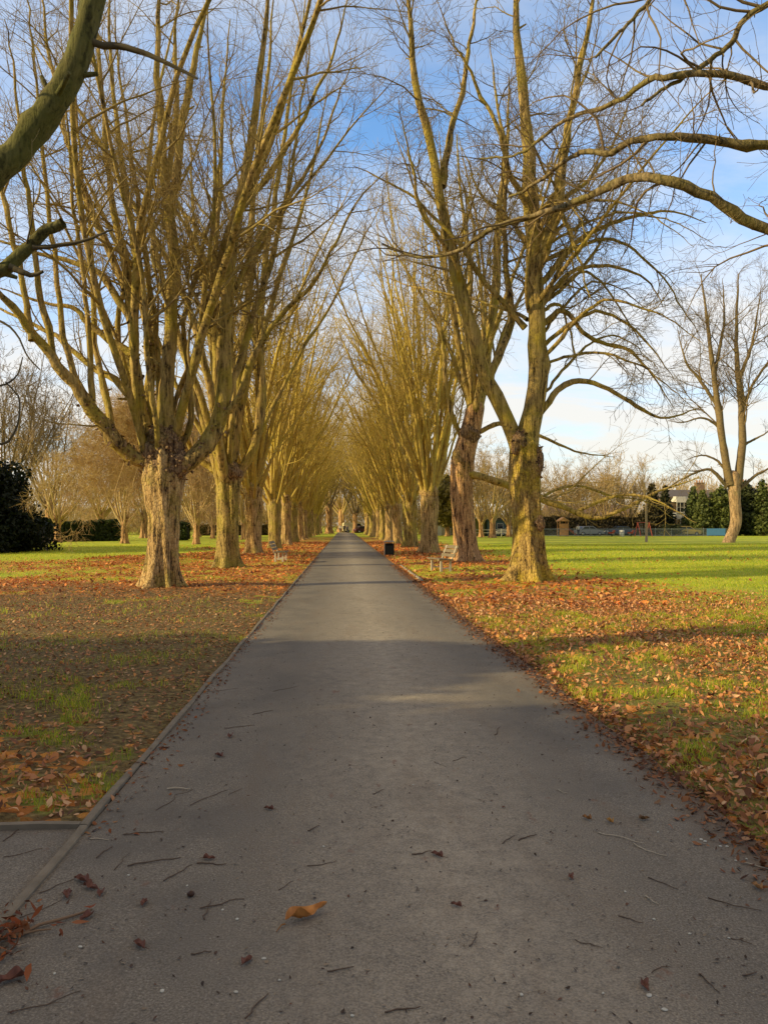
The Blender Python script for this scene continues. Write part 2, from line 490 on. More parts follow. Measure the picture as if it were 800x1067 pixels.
# asphalt
def asphalt(name, worn):
    m, t, b, o = material(name)
    c = t.coord()
    n1 = t.noise(c, 120, 4, 0.7)
    n2 = t.noise(c, 1.1, 6, 0.65)
    n3 = t.noise(t.mapping(c, scale=(2.0, 0.45, 1)), 1.6, 5, 0.6, 0.5)
    n4 = t.noise(c, 9, 8, 0.75)
    v = t.voronoi(c, 55, 'Distance')
    vc = t.voronoi(c, 55, 'Color')
    vs = t.new('ShaderNodeSeparateColor'); t.link(vc, vs.inputs[0])
    base = t.ramp(n1, [(0.3, (0.098, 0.084, 0.067)), (0.5, (0.201, 0.174, 0.140)), (0.7, (0.379, 0.327, 0.261))])
    base = t.mix(t.ramp(n2, [(0.35, 0.75), (0.58, 0.0)]), base, (0.127, 0.113, 0.098))
    px_ = t.new('ShaderNodeSeparateXYZ'); t.link(c, px_.inputs[0])
    # worn, paler middle of the path
    mid = t.math('ABSOLUTE', t.math('SUBTRACT', px_.outputs[0], 0.45), 0)
    midm = t.ramp(t.math('ADD', mid, t.math('MULTIPLY', t.math('SUBTRACT', n2, 0.5), 1.2)), [(0.0, 1.0), (1.15, 0.0)])
    wm = t.math('MULTIPLY', t.math('MULTIPLY', midm, t.ramp(t.math('ADD', t.math('MULTIPLY', n4, 0.5), t.math('MULTIPLY', n1, 0.5)), [(0.36, 0.05), (0.62, 1.0)])), worn)
    base = t.mix(wm, base, (0.522, 0.441, 0.334))
    base = t.mix(t.math('MULTIPLY', t.ramp(n3, [(0.52, 0.0), (0.75, 1.0)]), 0.35), base, (0.197, 0.140, 0.092))
    # pale stone chips in the surface
    chip = t.math('MULTIPLY', t.ramp(v, [(0.12, 1.0), (0.22, 0.0)]), t.ramp(vs.outputs[0], [(0.86, 0.0), (0.93, 1.0)]))
    base = t.mix(t.math('MULTIPLY', chip, 0.6), base, (0.474, 0.427, 0.350))
    # rusty leaf stains
    n5 = t.noise(t.mapping(c, loc=(5, 2, 0), scale=(1.6, 1, 1)), 4.2, 4, 0.6)
    base = t.mix(t.math('MULTIPLY', t.ramp(n5, [(0.66, 0.0), (0.72, 1.0)]), 0.55), base, (0.206, 0.094, 0.059))
    # leaf mould along the edges
    edl = t.math('ADD', px_.outputs[0], t.math('MULTIPLY', t.math('SUBTRACT', n4, 0.5), 0.45))
    edr = t.ramp(t.math('SUBTRACT', edl, 1.0), [(0.72, 0.0), (1.0, 0.75)])
    base = t.mix(edr, base, (0.134, 0.085, 0.055))
    n6 = t.noise(t.mapping(c, loc=(11, 3, 0), scale=(1, .6, 1)), 0.75, 6, 0.62, 0.8)
    base = t.mix(t.math('MULTIPLY', t.ramp(n6, [(0.48, 0.0), (0.66, 1.0)]), 0.16), base, (0.064, 0.058, 0.053))
    mo = t.ramp(t.math('ADD', t.math('MULTIPLY', px_.outputs[0], -1.0), t.math('MULTIPLY', t.math('SUBTRACT', n4, 0.5), 0.7)), [(1.05, 0.0), (1.32, 0.35)])
    base = t.mix(mo, base, (0.090, 0.086, 0.044))
    t.link(base, b.inputs['Base Color'])
    b.inputs['Roughness'].default_value = 0.85
    hh = t.math('ADD', n1, t.math('MULTIPLY', n4, 0.25))
    t.link(t.bump(hh, 0.6, 0.007), b.inputs['Normal'])
    return m
M_ASPH = asphalt('asphalt_worn', 0.8)
M_ASPH2 = asphalt('asphalt_dark', 0.1)

yy = np.unique(np.concatenate([np.linspace(-12, 0, 13), np.linspace(0, 30, 300), np.linspace(30, 172, 300)]))
re = pr_edge(yy)
le = np.full_like(yy, PL)+0.01*(vnoise(yy*0.7, yy*0, 9)-0.5)
cols = 9
P = []
for k in range(cols):
    f = k/(cols-1)
    xk = le*(1-f)+re*f
    P.append(np.stack([xk, yy, 0.004+0.03*(1-(2*f-1)**2)*0.6+0*xk], -1))
P = np.stack(P, 1)
n_ = len(yy)
i0 = np.arange(n_-1)[:, None]*cols+np.arange(cols-1)[None]
mb = MB().add(P.reshape(-1, 3), np.stack([i0, i0+1, i0+cols+1, i0+cols], -1).reshape(-1, 4))
tag(mb.build('path', M_ASPH), kind='structure')
mb = MB()
gx = np.linspace(-9, PL-0.042, 12); gy = np.linspace(-6, 4.03, 12)
GX, GY = np.meshgrid(gx, gy)
i0 = np.arange(11)[:, None]*12+np.arange(11)[None]
mb.add(np.stack([GX, GY, GX*0+0.003], -1).reshape(-1, 3), np.stack([i0, i0+1, i0+13, i0+12], -1).reshape(-1, 4))
tag(mb.build('side_path', M_ASPH2), kind='structure')

# timber edging
M_EDGE = simple_mat('edging_timber', (0.21, 0.175, 0.13), 0.9, 0.5, 9, 0, 0.6)
eg = thing('path_edging', 'long weathered timber edging running along the left side of the path', 'edging', (PL, 0, 0))
y = 1.2
k = 0
while y < 60:
    L = 3.6 if y > 3 else 2.83
    y1 = min(60, y+L)
    mb = MB()
    ns = 14
    for j in range(ns):
        a0 = y+(y1-y-0.012)*j/ns; a1 = y+(y1-y-0.012)*(j+1)/ns
        j0 = 0.006*math.sin(a0*2.1+k); j1 = 0.006*math.sin(a1*2.1+k)
        h0 = 0.022+0.008*math.sin(a0*3.3) if a0 > 4.0 else 0.022
        h1 = 0.022+0.008*math.sin(a1*3.3) if a1 > 4.0 else 0.022
        wdt = 0.046
        mb.add([(j0-wdt, a0, -0.06), (j0-0.002, a0, -0.06), (j0-0.002, a0, h0-0.006), (j0-0.010, a0, h0), (j0-wdt+0.006, a0, h0), (j0-wdt, a0, h0-0.008),
                (j1-wdt, a1, -0.06), (j1-0.002, a1, -0.06), (j1-0.002, a1, h1-0.006), (j1-0.010, a1, h1), (j1-wdt+0.006, a1, h1), (j1-wdt, a1, h1-0.008)],
               [(q, (q+1) % 6, 6+(q+1) % 6, 6+q) for q in range(6)])
        if j == 0: mb.add(mb.v[0][:6], [(0, 5, 4, 3), (0, 3, 2, 1)])
        if j == ns-1: mb.add(mb.v[-1 if j else 0][6:12], [(0, 1, 2, 3), (0, 3, 4, 5)])
    mb.build('board', M_EDGE, eg, smooth=False)
    y = y1; k += 1
eg2 = thing('side_path_edging', 'short timber edging across the mouth of the side path at left', 'edging', (PL-0.045, 4.05, 0))
mb = MB()
for j in range(30):
    a0 = -j*0.2; a1 = -(j+1)*0.2
    z0 = 0.026+0.006*math.sin(j*1.3); z1 = 0.026+0.006*math.sin((j+1)*1.3)
    mb.add([(a0, -0.022, -.05), (a0, 0.022, -.05), (a0, 0.02, z0), (a0, -0.02, z0), (a1, -0.022, -.05), (a1, 0.022, -.05), (a1, 0.02, z1), (a1, -0.02, z1)],
           [(0, 1, 5, 4), (1, 2, 6, 5), (2, 3, 7, 6), (3, 0, 4, 7)]+([(0, 3, 2, 1)] if j == 0 else []))
mb.build('board', M_EDGE, eg2, smooth=False)
# short pale edging strip on the right, further on
eg3 = thing('path_edging', 'pale concrete edging strip on the right of the path before the bin', 'edging', (PR+0.12, 21, 0))
mb = MB()
for j in range(8):
    mb.box((0.004*math.sin(j*2), 0.5+j*1.0, 0.02), (0.05, 0.985, 0.09))
mb.build('kerb_stones', simple_mat('edging_concrete', (0.33, 0.29, 0.22), 0.9, 0.3, 12), eg3, smooth=False)

# ------------------------------------------------------------------ trees
def smooth_poly(nodes, n):
    p = np.asarray(nodes, float)
    d = np.concatenate([[0], np.cumsum(np.linalg.norm(np.diff(p, axis=0), axis=1))])
    u = np.linspace(0, d[-1], n)
    # catmull-rom by parameter
    e = np.vstack([2*p[0]-p[1], p, 2*p[-1]-p[-2]])
    out = []
    for q in u:
        i = min(max(np.searchsorted(d, q, 'right')-1, 0), len(p)-2)
        s = (q-d[i])/max(d[i+1]-d[i], 1e-6)
        p0, p1, p2, p3 = e[i], e[i+1], e[i+2], e[i+3]
        out.append(0.5*((2*p1)+(-p0+p2)*s+(2*p0-5*p1+4*p2-p3)*s*s+(-p0+3*p1-3*p2+p3)*s**3))
    return np.array(out)

def walk(start, dirs, L, n, wig, trop, rng, curl=None):
    M = len(start)
    P = np.empty((M, n, 3)); P[:, 0] = start
    d = norm(dirs)
    st = (L/(n-1))[:, None]
    bend = rng.normal(size=(M, 3))*wig*0.5
    for k in range(1, n):
        P[:, k] = P[:, k-1]+d*st
        tr = trop if np.isscalar(trop) else trop[:, None]*np.array([[0, 0, 1.0]])
        if np.isscalar(trop): tr = np.array([[0, 0, trop]])
        d = norm(d+rng.normal(size=(M, 3))*wig+bend+tr)
    return P

def children(P, Rd, per_m, tmin, ang, lf, n, wig, trop, rng, rk=0.011, rmin=0.003, tmax=1.0, rfrac=0.6, upb=0.0, jit=0.35):
    """side shoots from every polyline of P"""
    M, m, _ = P.shape
    Ls = np.linalg.norm(np.diff(P, axis=1), axis=2).sum(1)
    cnt = np.maximum(1, np.floor(Ls*per_m*(1-tmin)+rng.random(M))).astype(int)
    idx = np.repeat(np.arange(M), cnt)
    N = len(idx)
    tt = tmin+(tmax-tmin)*rng.random(N)
    f = tt*(m-1); i0 = np.minimum(f.astype(int), m-2); fr = (f-i0)[:, None]
    pos = P[idx, i0]*(1-fr)+P[idx, i0+1]*fr
    tan = norm(P[idx, i0+1]-P[idx, i0])
    rad = Rd[idx, i0]*(1-fr[:, 0])+Rd[idx, i0+1]*fr[:, 0]
    rv = rng.normal(size=(N, 3)); rv[:, 2] += upb
    perp = norm(rv-tan*(rv*tan).sum(1, keepdims=True))
    a = np.radians(rng.uniform(ang[0], ang[1], N))[:, None]
    d = tan*np.cos(a)+perp*np.sin(a)
    L = lf(tt, Ls[idx], rng.random(N))
    C = walk(pos, d, L, n, wig, trop, rng)
    r0 = np.minimum(rad*rfrac, np.maximum(L*rk, rmin))
    s = np.linspace(0, 1, n)[None]
    r = np.maximum(r0[:, None]*(1-0.85*s), rmin*0.55)
    return C, r

def stackPR(lst, n):
    return np.concatenate([p for p, r in lst]), np.concatenate([r for p, r in lst])

def crown(limbs, limbR, rng, dens=1.0, l1=(1.2, 4.5), droop=0.0, upright=0.06, twig_r=0.0045, lv=3, ang1=(22, 58), tmin=0.22, wigs=(0.10, 0.12, 0.14), twl=(0.25, 0.8)):
    """branches, branchlets and twigs on a set of limbs (P list of (M,n,3))"""
    out = []
    B, br = children(limbs, limbR, 1.25*dens, tmin, ang1, lambda t_, L, u: (l1[0]+(l1[1]-l1[0])*u)*(1.1-0.65*t_)*np.clip(L/9, 0.35, 1.15),
                     8, wigs[0], upright-droop, rng, 0.012, 0.008, upb=0.3)
    out.append((B, br, 5))
    C, cr = children(B, br, 2.4*dens, 0.15, (25, 60), lambda t_, L, u: (0.35+0.5*u)*L*(1.05-0.5*t_), 6, wigs[1], upright*0.7-droop, rng, 0.009, twig_r*1.3)
    out.append((C, cr, 4))
    if lv >= 3:
        D, drr = children(C, cr, 3.4*dens, 0.15, (25, 65), lambda t_, L, u: twl[0]+(twl[1]-twl[0])*u*np.clip(L, 0.4, 1.2), 4, wigs[2], upright-droop*0.4, rng, 0.006, twig_r)
        out.append((D, drr, 3))
        E, er = children(B, br, 2.0*dens, 0.2, (30, 70), lambda t_, L, u: twl[0]+(twl[1]*1.3-twl[0])*u, 4, wigs[2], upright, rng, 0.007, twig_r)
        out.append((E, er, 3))
    return out

def trunk_mesh(path, rad, rng, flare=0.55, flare_h=0.28, flute=0.10, sides=72, rings=64, lobes=6, furrow=0.035, top_close=True, fine=1.0):
    """a fluted trunk with root flare; path nodes in metres, rad at each node"""
    P = smooth_poly(path, rings)
    u = np.linspace(0, 1, len(rad)); Rr = np.interp(np.linspace(0, 1, rings), u, rad)
    zz = P[:, 2]-P[0, 2]
    th = np.arange(sides)/sides*2*PI
    T, Zz = np.meshgrid(th, zz)
    ph = rng.random(8)*6.28
    tw = 0.18*Zz
    fl = (0.5*np.cos(lobes*(T+tw)+ph[0]+0.8*np.sin(2*T+ph[4]))+0.3*np.cos((lobes+3)*(T+tw)+ph[1])+0.35*np.cos(2*(T+tw*0.5)+ph[2])+0.3*np.cos(3*T+ph[3]))
    sharp = -np.abs(np.sin((lobes/2+1)*(T+tw*0.8)+ph[5]))**0.6+0.6
    lob = np.clip(0.55+0.55*np.cos(lobes*(T)+ph[0]+0.8*np.sin(2*T+ph[4]))+0.3*np.cos(3*T+ph[6]), 0, 2)
    fur = fbm(np.cos(T)*4.5*fine+Zz*0.35+10, np.sin(T)*4.5*fine+20+Zz*0.1, 77+int(ph[0]*100), 4)-0.5
    fur2 = fbm(T*7*fine, Zz*1.3+T*0, 99+int(ph[1]*100), 4)-0.5
    RR = Rr[:, None]*(1+flute*fl+flute*0.7*sharp+furrow*2.4*fur+furrow*1.6*fur2)
    RR = RR+Rr[0]*flare*np.exp(-np.maximum(Zz, 0)/flare_h)*lob+Rr[0]*0.10*flare*np.exp(-Zz/1.0)
    if top_close:
        k = np.linspace(0, 1, rings)
        RR = RR*np.where(k > 0.93, np.sqrt(np.clip(1-((k-0.93)/0.07)**2, 0.02, 1)), 1)[:, None]
    V = np.stack([P[:, 0][:, None]+RR*np.cos(T), P[:, 1][:, None]+RR*np.sin(T), P[:, 2][:, None]+0*T], -1)
    k = np.arange(sides); k2 = (k+1) % sides
    b_ = np.arange(rings-1)[:, None]*sides
    q = np.stack([b_+k, b_+k2, b_+sides+k2, b_+sides+k], -1).reshape(-1, 4)
    return V.reshape(-1, 3), q

def lump(center, size, rng, amp=0.25, freq=2.5, seg=28, rings=18):
    """a knobbly burl"""
    th = np.arange(seg)/seg*2*PI
    fi = np.linspace(0.02, PI-0.02, rings)
    T, Fi = np.meshgrid(th, fi)
    d = np.stack([np.sin(Fi)*np.cos(T), np.sin(Fi)*np.sin(T), np.cos(Fi)], -1)
    s = int(rng.integers(0, 9999))
    nz = fbm(d[..., 0]*freq+d[..., 2]*1.3*freq+50, d[..., 1]*freq-d[..., 2]*0.9*freq+50, s, 4)-0.5
    r = 1+amp*2.2*nz
    V = d*np.asarray(size)*r[..., None]+np.asarray(center)
    k = np.arange(seg); k2 = (k+1) % seg
    b_ = np.arange(rings-1)[:, None]*seg
    q = np.stack([b_+k, b_+seg+k, b_+seg+k2, b_+k2], -1).reshape(-1, 4)
    return V.reshape(-1, 3), q

def flakes(mb, center, size, n, rng, s=(0.03, 0.10), mi=0):
    """peeling scraps of bark standing off a burl"""
    d = norm(rng.normal(size=(n, 3)))
    p = d*np.asarray(size)*rng.uniform(0.95, 1.12, (n, 1))+np.asarray(center)
    tx = norm(np.cross(d, rng.normal(size=(n, 3))))
    ty = norm(np.cross(d, tx)*0.7+d*rng.uniform(0.2, 1.0, (n, 1)))
    a = rng.uniform(s[0], s[1], (n, 1)); b_ = a*rng.uniform(0.8, 1.8, (n, 1))
    V = np.stack([p-tx*a*.5, p+tx*a*.5, p+tx*a*.35+ty*b_*.6+d*0.01, p-tx*a*.4+ty*b_*.5, p+tx*a*.2+ty*b_-d*0.02, p-tx*a*.25+ty*b_*.95-d*.02], 1)
    base = np.arange(n)[:, None]*6
    q = np.concatenate([base+np.array([0, 1, 2, 3]), base+np.array([3, 2, 4, 5])])
    mb.add(V.reshape(-1, 3), q, mi=mi)

def pads(P, r):
    return P, r

def limb_tube(P, r, rng, sides=12):
    """limb with knots and uneven girth"""
    n = len(P)
    mb = MB()
    th = np.arange(sides)/sides*2*PI
    v, q = tubes(P[None], r[None], sides)
    v = v.reshape(n, sides, 3)
    s = int(rng.integers(0, 9999))
    s_ = np.arange(n)[:, None]*0.8+0*th
    nz = fbm(s_+np.cos(th)*0.9+9, np.sin(th)*0.9+s_*0.2+9, s, 3)-0.5
    g_ = 1+0.55*nz
    for k in range(int(n*.22)):                      # knots and old pruning scars
        i_ = rng.integers(2, n-2); a_ = rng.integers(0, sides)
        g_[i_, a_] += rng.uniform(.15, .5); g_[i_, (a_+1) % sides] += rng.uniform(.0, .3)
    v = P[:, None]+(v-P[:, None])*g_[..., None]
    mb.add(v.reshape(-1, 3), q)
    for k in range(max(1, int(n*.10))):              # short broken stubs
        i_ = rng.integers(3, n-3)
        t_ = norm(P[i_+1]-P[i_]); d_ = norm(np.cross(t_, rng.normal(size=3)))
        d_ = norm(d_+t_*.6); L_ = r[i_]*rng.uniform(1.6, 3.5); rs = r[i_]*rng.uniform(.16, .34)
        mb.tube([P[i_], P[i_]+d_*L_*.6, P[i_]+d_*L_], [rs*1.5, rs, rs*.8], 7)
    return mb

def auto_limbs(n, head, rh, tilt, length, r0, rng, npts=22, wig=0.055, trop=0.05, az=None):
    az_ = (np.arange(n)+rng.uniform(-.35, .35, n))/n*2*PI if az is None else az
    ti = np.radians(rng.uniform(tilt[0], tilt[1], n))
    d = np.stack([np.sin(ti)*np.cos(az_), np.sin(ti)*np.sin(az_), np.cos(ti)], 1)
    st = np.asarray(head)+np.stack([np.cos(az_)*rh*np.sin(ti)*1.6, np.sin(az_)*rh*np.sin(ti)*1.6, rng.uniform(-.5, .2, n)], 1)
    L = rng.uniform(length[0], length[1], n)
    P = walk(st, d, L, npts, wig, trop, rng)
    s = np.linspace(0, 1, npts)
    rr = rng.uniform(r0[0], r0[1], n)
    r = rr[:, None]*((1-s)**0.75*0.93+0.07)[None]
    r[:, 0] *= 1.25; r[:, 1] *= 1.1
    return P, r

def wobble(P, rng, amp):
    n = len(P)
    w_ = np.cumsum(rng.normal(size=(n, 3)), 0)
    w_ = w_-np.linspace(0, 1, n)[:, None]*w_[-1]
    return P+w_*amp*np.array([1, 1, .5])

def px_limb(D, nodes, wpx, base, rng, n=26, wob=0.03, endw=0.12):
    """a limb traced at the tree's own distance: nodes (px, py, extra depth in m) -> points relative to the base"""
    pts = [at(a_[0], a_[1], D+(a_[2] if len(a_) > 2 else 0.0))-base for a_ in nodes]
    P = wobble(smooth_poly(pts, n), rng, wob)
    r0 = wpx/2*D/F*(0.88 if D < 35 else 1.0)
    s = np.linspace(0, 1, n)
    r = r0*(1-(1-endw)*s**1.25)
    r[0] *= 1.2
    return P, r

def hero_tree(label, D, base_px, trunk_nodes, trunk_r, limbs, rng, mats, auto=None, crown_kw=None, burls=(), name='bare_tree', trunk_kw=None, group=None, limb_mat=None, shaggy=()):
    base = gnd(*base_px) if not isinstance(base_px, np.ndarray) else base_px
    base = np.array([base[0], D, 0.0])
    root = thing(name, label, 'tree', tuple(base), 0, group)
    tn = [np.array([0, 0, -0.12])]+[at(a_[0], a_[1], D+(a_[2] if len(a_) > 2 else 0))-base for a_ in trunk_nodes]
    V, q = trunk_mesh(tn, trunk_r, rng, **(trunk_kw or {}))
    MB().add(V, q).build('trunk', mats[0], root)
    LP, LR = [], []
    for nodes, wpx in limbs:
        P, r = px_limb(D, nodes, wpx, base, rng)
        LP.append(P); LR.append(r)
    if auto:
        for kw in (auto if isinstance(auto, list) else [auto]):
            P, r = auto_limbs(rng=rng, npts=26, **kw)
            LP += list(P); LR += list(r)
    lm_ = limb_mat or mats[1]
    for k_, (P, r) in enumerate(zip(LP, LR)):
        ml = limb_tube(P, r, rng)
        if k_ in shaggy:
            for e_ in range(1, shaggy[k_]):
                flakes(ml, P[e_]-np.array([0, 0.02, r[e_]*.25]), (r[e_], r[e_], r[e_]), 24, rng, (.03, .09), 1)
        ml.build('limb', [lm_, M_BURL], root)
    for (c_, s_, nf_) in burls:
        cc_ = at(c_[0], c_[1], D+c_[2])-base
        mb = MB()
        v, q = lump(cc_, s_, rng); mb.add(v, q)
        if nf_: flakes(mb, cc_, s_, nf_, rng)
        mb.build('burl', M_BURL, root)
    mb = MB()
    kw = dict(crown_kw or {})
    for P, r, sd in crown(np.stack(LP), np.stack(LR), rng, **kw):
        mb.tubes(P, r, sd)
    mb.build('crown', mats[2], root)
    return root, LP, LR, base

GL = 'bare trees of the left avenue row'
GR = 'bare trees of the right avenue row'

# --- nearest whole tree on the left
rng = np.random.default_rng(101)
L1 = hero_tree('bare tree with pale fluted trunk and shaggy burl, nearest whole tree of the left row', 19.3, (170, 612),
    [(171, 560), (170, 520), (171, 485), (172, 462)], [0.36, 0.345, 0.35, 0.47, 0.36],
    [([(165, 482), (140, 477), (118, 456, -.3), (90, 420, -.7), (60, 385, -1.1), (25, 340, -1.6), (0, 310, -2), (-60, 270, -2.6)], 19),
     ([(160, 472), (150, 425), (141, 370), (133, 300), (118, 230), (105, 150), (100, 60), (95, -50)], 13),
     ([(164, 472, .3), (158, 420, .4), (157, 360, .5), (148, 300, .8), (135, 230, 1), (122, 150, 1.2), (115, 70, 1.4), (118, -50, 1.5)], 12),
     ([(168, 470, .5), (165, 400, .8), (162, 330, 1.2), (153, 290, 1.4), (148, 240, 1.6), (138, 180, 1.8), (128, 100, 2), (120, 0, 2.2)], 10),
     ([(174, 475), (171, 410), (176, 330), (179, 270), (175, 215), (170, 150, .2), (166, 80, .4), (168, 0, .4), (168, -70, .4)], 18),
     ([(176, 222), (189, 150, -.2), (204, 80, -.3), (217, 10, -.4), (226, -70, -.5)], 12),
     ([(177, 240), (181, 150, .5), (184, 60, .8), (190, -60, 1)], 9),
     ([(180, 492), (203, 478), (224, 455), (238, 415), (237, 360), (241, 300), (250, 220), (262, 140), (275, 40), (282, -60)], 20),
     ([(182, 485, .4), (196, 445, .5), (195, 400, .6), (191, 350, .8), (204, 300, .8), (216, 245, .9), (228, 170, 1), (235, 80, 1.1)], 8),
     ([(154, 445), (126, 400, .3), (95, 382, .6), (60, 352, 1), (20, 332, 1.4), (-30, 310, 1.8)], 10),
     ([(144, 372), (110, 350), (80, 322), (40, 316), (-5, 298)], 8),
     ([(136, 335), (110, 292), (80, 275), (40, 265), (-30, 240)], 9),
     ([(226, 452), (252, 412, -.3), (274, 362, -.6), (302, 325, -1), (332, 290, -1.4), (348, 262, -1.7), (372, 215, -2), (400, 180, -2.3)], 8),
     ([(130, 300), (95, 215, .4), (70, 140, .7), (50, 50, 1), (35, -50, 1.2)], 9),
     ([(60, 385, -1.1), (40, 300, -1.3), (28, 220, -1.4), (20, 130, -1.5), (5, 20, -1.6)], 8),
     ([(96, 425, -.7), (85, 350, -.8), (78, 260, -.9), (68, 170, -1), (62, 60, -1)], 7),
     ([(36, 355, -1.5), (8, 250, -1.6), (-8, 130, -1.6), (-20, 0, -1.6)], 7),
     ([(80, 405, -.9), (60, 300, -.6), (46, 180, -.3), (34, 60, 0), (25, -40, .2)], 7),
     ([(120, 458, -.4), (100, 370, .4), (92, 260, 1), (80, 140, 1.4), (78, 20, 1.6)], 8),
     ([(250, 220), (285, 170, -.3), (318, 110, -.5), (345, 50, -.6), (365, -20, -.7)], 7),
     ([(241, 300), (275, 240, .5), (310, 190, .9), (345, 120, 1.2), (372, 50, 1.4)], 7),
     ([(225, 455), (262, 330, .8), (290, 230, 1.3), (310, 130, 1.6), (325, 20, 1.8)], 9)],
    rng, (M_BARK, M_LIMB, M_TWIG),
    auto=[dict(n=9, head=(0.0, 0.3, 3.1), rh=0.35, tilt=(10, 34), length=(10, 15), r0=(0.07, 0.13), wig=0.06, trop=0.06)],
    crown_kw=dict(dens=1.6, upright=0.06, twig_r=0.005, l1=(0.7, 3.6), wigs=(.13, .15, .17), ang1=(25, 65)),
    burls=[((170, 490, -.02), (0.40, 0.38, 0.62), 260), ((172, 462, 0), (0.42, 0.40, 0.50), 170), ((160, 474, -.08), (0.26, 0.3, 0.42), 110), ((185, 484, -.05), (0.30, 0.32, 0.40), 90)],
    shaggy={0: 10, 1: 6, 2: 7, 7: 5}, group=GL, trunk_kw=dict(flare=1.15, flare_h=0.30, flute=0.13, furrow=0.055, sides=110, rings=96))

# --- second on the left
rng = np.random.default_rng(102)
hero_tree('bare tree with dark mossy trunk forking low, second whole tree of the left row', 28.6, (238, 591),
    [(238, 560), (238, 525), (239, 497), (241, 480)], [0.37, 0.355, 0.35, 0.42, 0.32],
    [([(236, 505), (226, 490), (214, 482), (200, 466), (188, 440, -.5), (180, 400, -1)], 9),
     ([(240, 492), (243, 450), (248, 400), (254, 360), (258, 320), (262, 250), (270, 170), (280, 80), (286, -20)], 12),
     ([(244, 498), (258, 480), (268, 450), (272, 400), (270, 345), (276, 270), (290, 180), (305, 90), (318, 0)], 11),
     ([(237, 490), (229, 440), (226, 380), (222, 310), (226, 220), (232, 120), (240, 20)], 10),
     ([(242, 485), (254, 430), (266, 380), (285, 320), (305, 250), (325, 170), (342, 90)], 9)],
    rng, (M_BARKOLV, M_LIMB, M_TWIG),
    auto=[dict(n=12, head=(0, 0, 3.4), rh=0.4, tilt=(6, 32), length=(12, 18), r0=(0.09, 0.16), wig=0.06, trop=0.07)],
    crown_kw=dict(dens=1.2, upright=0.08, l1=(0.8, 3.3), twig_r=0.0052, wigs=(.13, .15, .17), ang1=(25, 62)),
    burls=[((240, 492, -.1), (0.45, 0.42, 0.4), 60)], group=GL, trunk_kw=dict(flare=1.0, flute=0.12, lobes=5, sides=80))

# --- nearest whole tree on the right
rng = np.random.default_rng(103)
R1X = []
for k in range(17):
    y0 = rng.uniform(230, 440); ex = rng.uniform(600, 745); ey = y0+rng.uniform(-70, 90)+(ex-600)*.25; dd = rng.uniform(-3, 3)
    my = min(y0, ey)-rng.uniform(15, 55); mx = 557+(ex-557)*rng.uniform(.4, .55)
    R1X.append(([(556, y0), ((556+mx)/2, (y0+my)/2-6, dd*.25), (mx, my, dd*.5), ((mx+ex)/2, (my+ey)/2-10, dd*.8), (ex, ey, dd)], rng.uniform(3.5, 6)))
R1 = hero_tree('bare tree with yellow-green forked trunk, nearest whole tree of the right row', 20.9, (552, 607),
    [(551, 560), (548, 515), (547, 480), (546, 455)], [0.43, 0.40, 0.385, 0.42, 0.36],
    [([(547, 470), (555, 420), (557, 370), (556, 320), (554, 270), (549, 220), (545, 150), (540, 80), (536, 0), (533, -80)], 26),
     ([(545, 474), (530, 440), (514, 416), (504, 396), (496, 370), (487, 335), (478, 300), (472, 265), (465, 230), (457, 190), (451, 155), (440, 110), (432, 60), (428, 0), (425, -70)], 19),
     ([(459, 195), (464, 160, .3), (474, 125, .5), (487, 70, .8), (497, 0, 1), (505, -60, 1.1)], 9),
     ([(508, 402), (521, 372, .4), (531, 335, .8), (527, 285, 1), (526, 240, 1.1), (531, 185, 1.2), (522, 120, 1.3), (510, 40, 1.5)], 10),
     ([(556, 292), (571, 245, -.3), (584, 190, -.5), (592, 130, -.7), (605, 70, -.8), (618, 0, -1), (627, -70, -1)], 13),
     ([(560, 432), (580, 405), (600, 396), (626, 403), (650, 417), (672, 431), (692, 437), (715, 430), (732, 424)], 8),
     ([(558, 345), (588, 322), (612, 345), (640, 357), (660, 363), (680, 388), (702, 426)], 7),
     ([(558, 300), (588, 272), (618, 245), (660, 228), (700, 222), (735, 232)], 8),
     ([(556, 330), (580, 300), (600, 282), (640, 278), (672, 292), (690, 320)], 7),
     ([(553, 250), (575, 215, .5), (610, 190, 1), (640, 150, 1.5), (660, 90, 2)], 7),
     ([(480, 305), (470, 270, -.6), (440, 230, -1.2), (425, 170, -1.6), (415, 100, -2)], 6),
     ([(548, 215), (530, 170, -.6), (510, 110, -1), (480, 60, -1.4), (455, 0, -1.8)], 7),
     ([(555, 260), (528, 228, .6), (500, 200, 1.2), (478, 150, 1.8)], 6)]+R1X,
    rng, (M_BARKMOSS, M_LIMB, M_TWIGOL),
    auto=[dict(n=6, head=(0.1, 0, 7.5), rh=0.15, tilt=(25, 60), length=(5, 8.5), r0=(0.05, 0.08), wig=0.07, trop=0.02)],
    crown_kw=dict(dens=1.7, upright=0.03, l1=(0.9, 3.8), wigs=(0.16, 0.18, 0.2), ang1=(30, 75), twig_r=0.0068),
    burls=[((541, 462, -.15), (0.24, 0.22, 0.34), 60), ((560, 480, -.25), (0.16, 0.16, 0.4), 50), ((562, 545, -.3), (0.14, 0.12, 0.22), 10)],
    group=GR, trunk_kw=dict(flare=1.05, flare_h=0.32, flute=0.11, furrow=0.055, lobes=5, sides=110, rings=96))

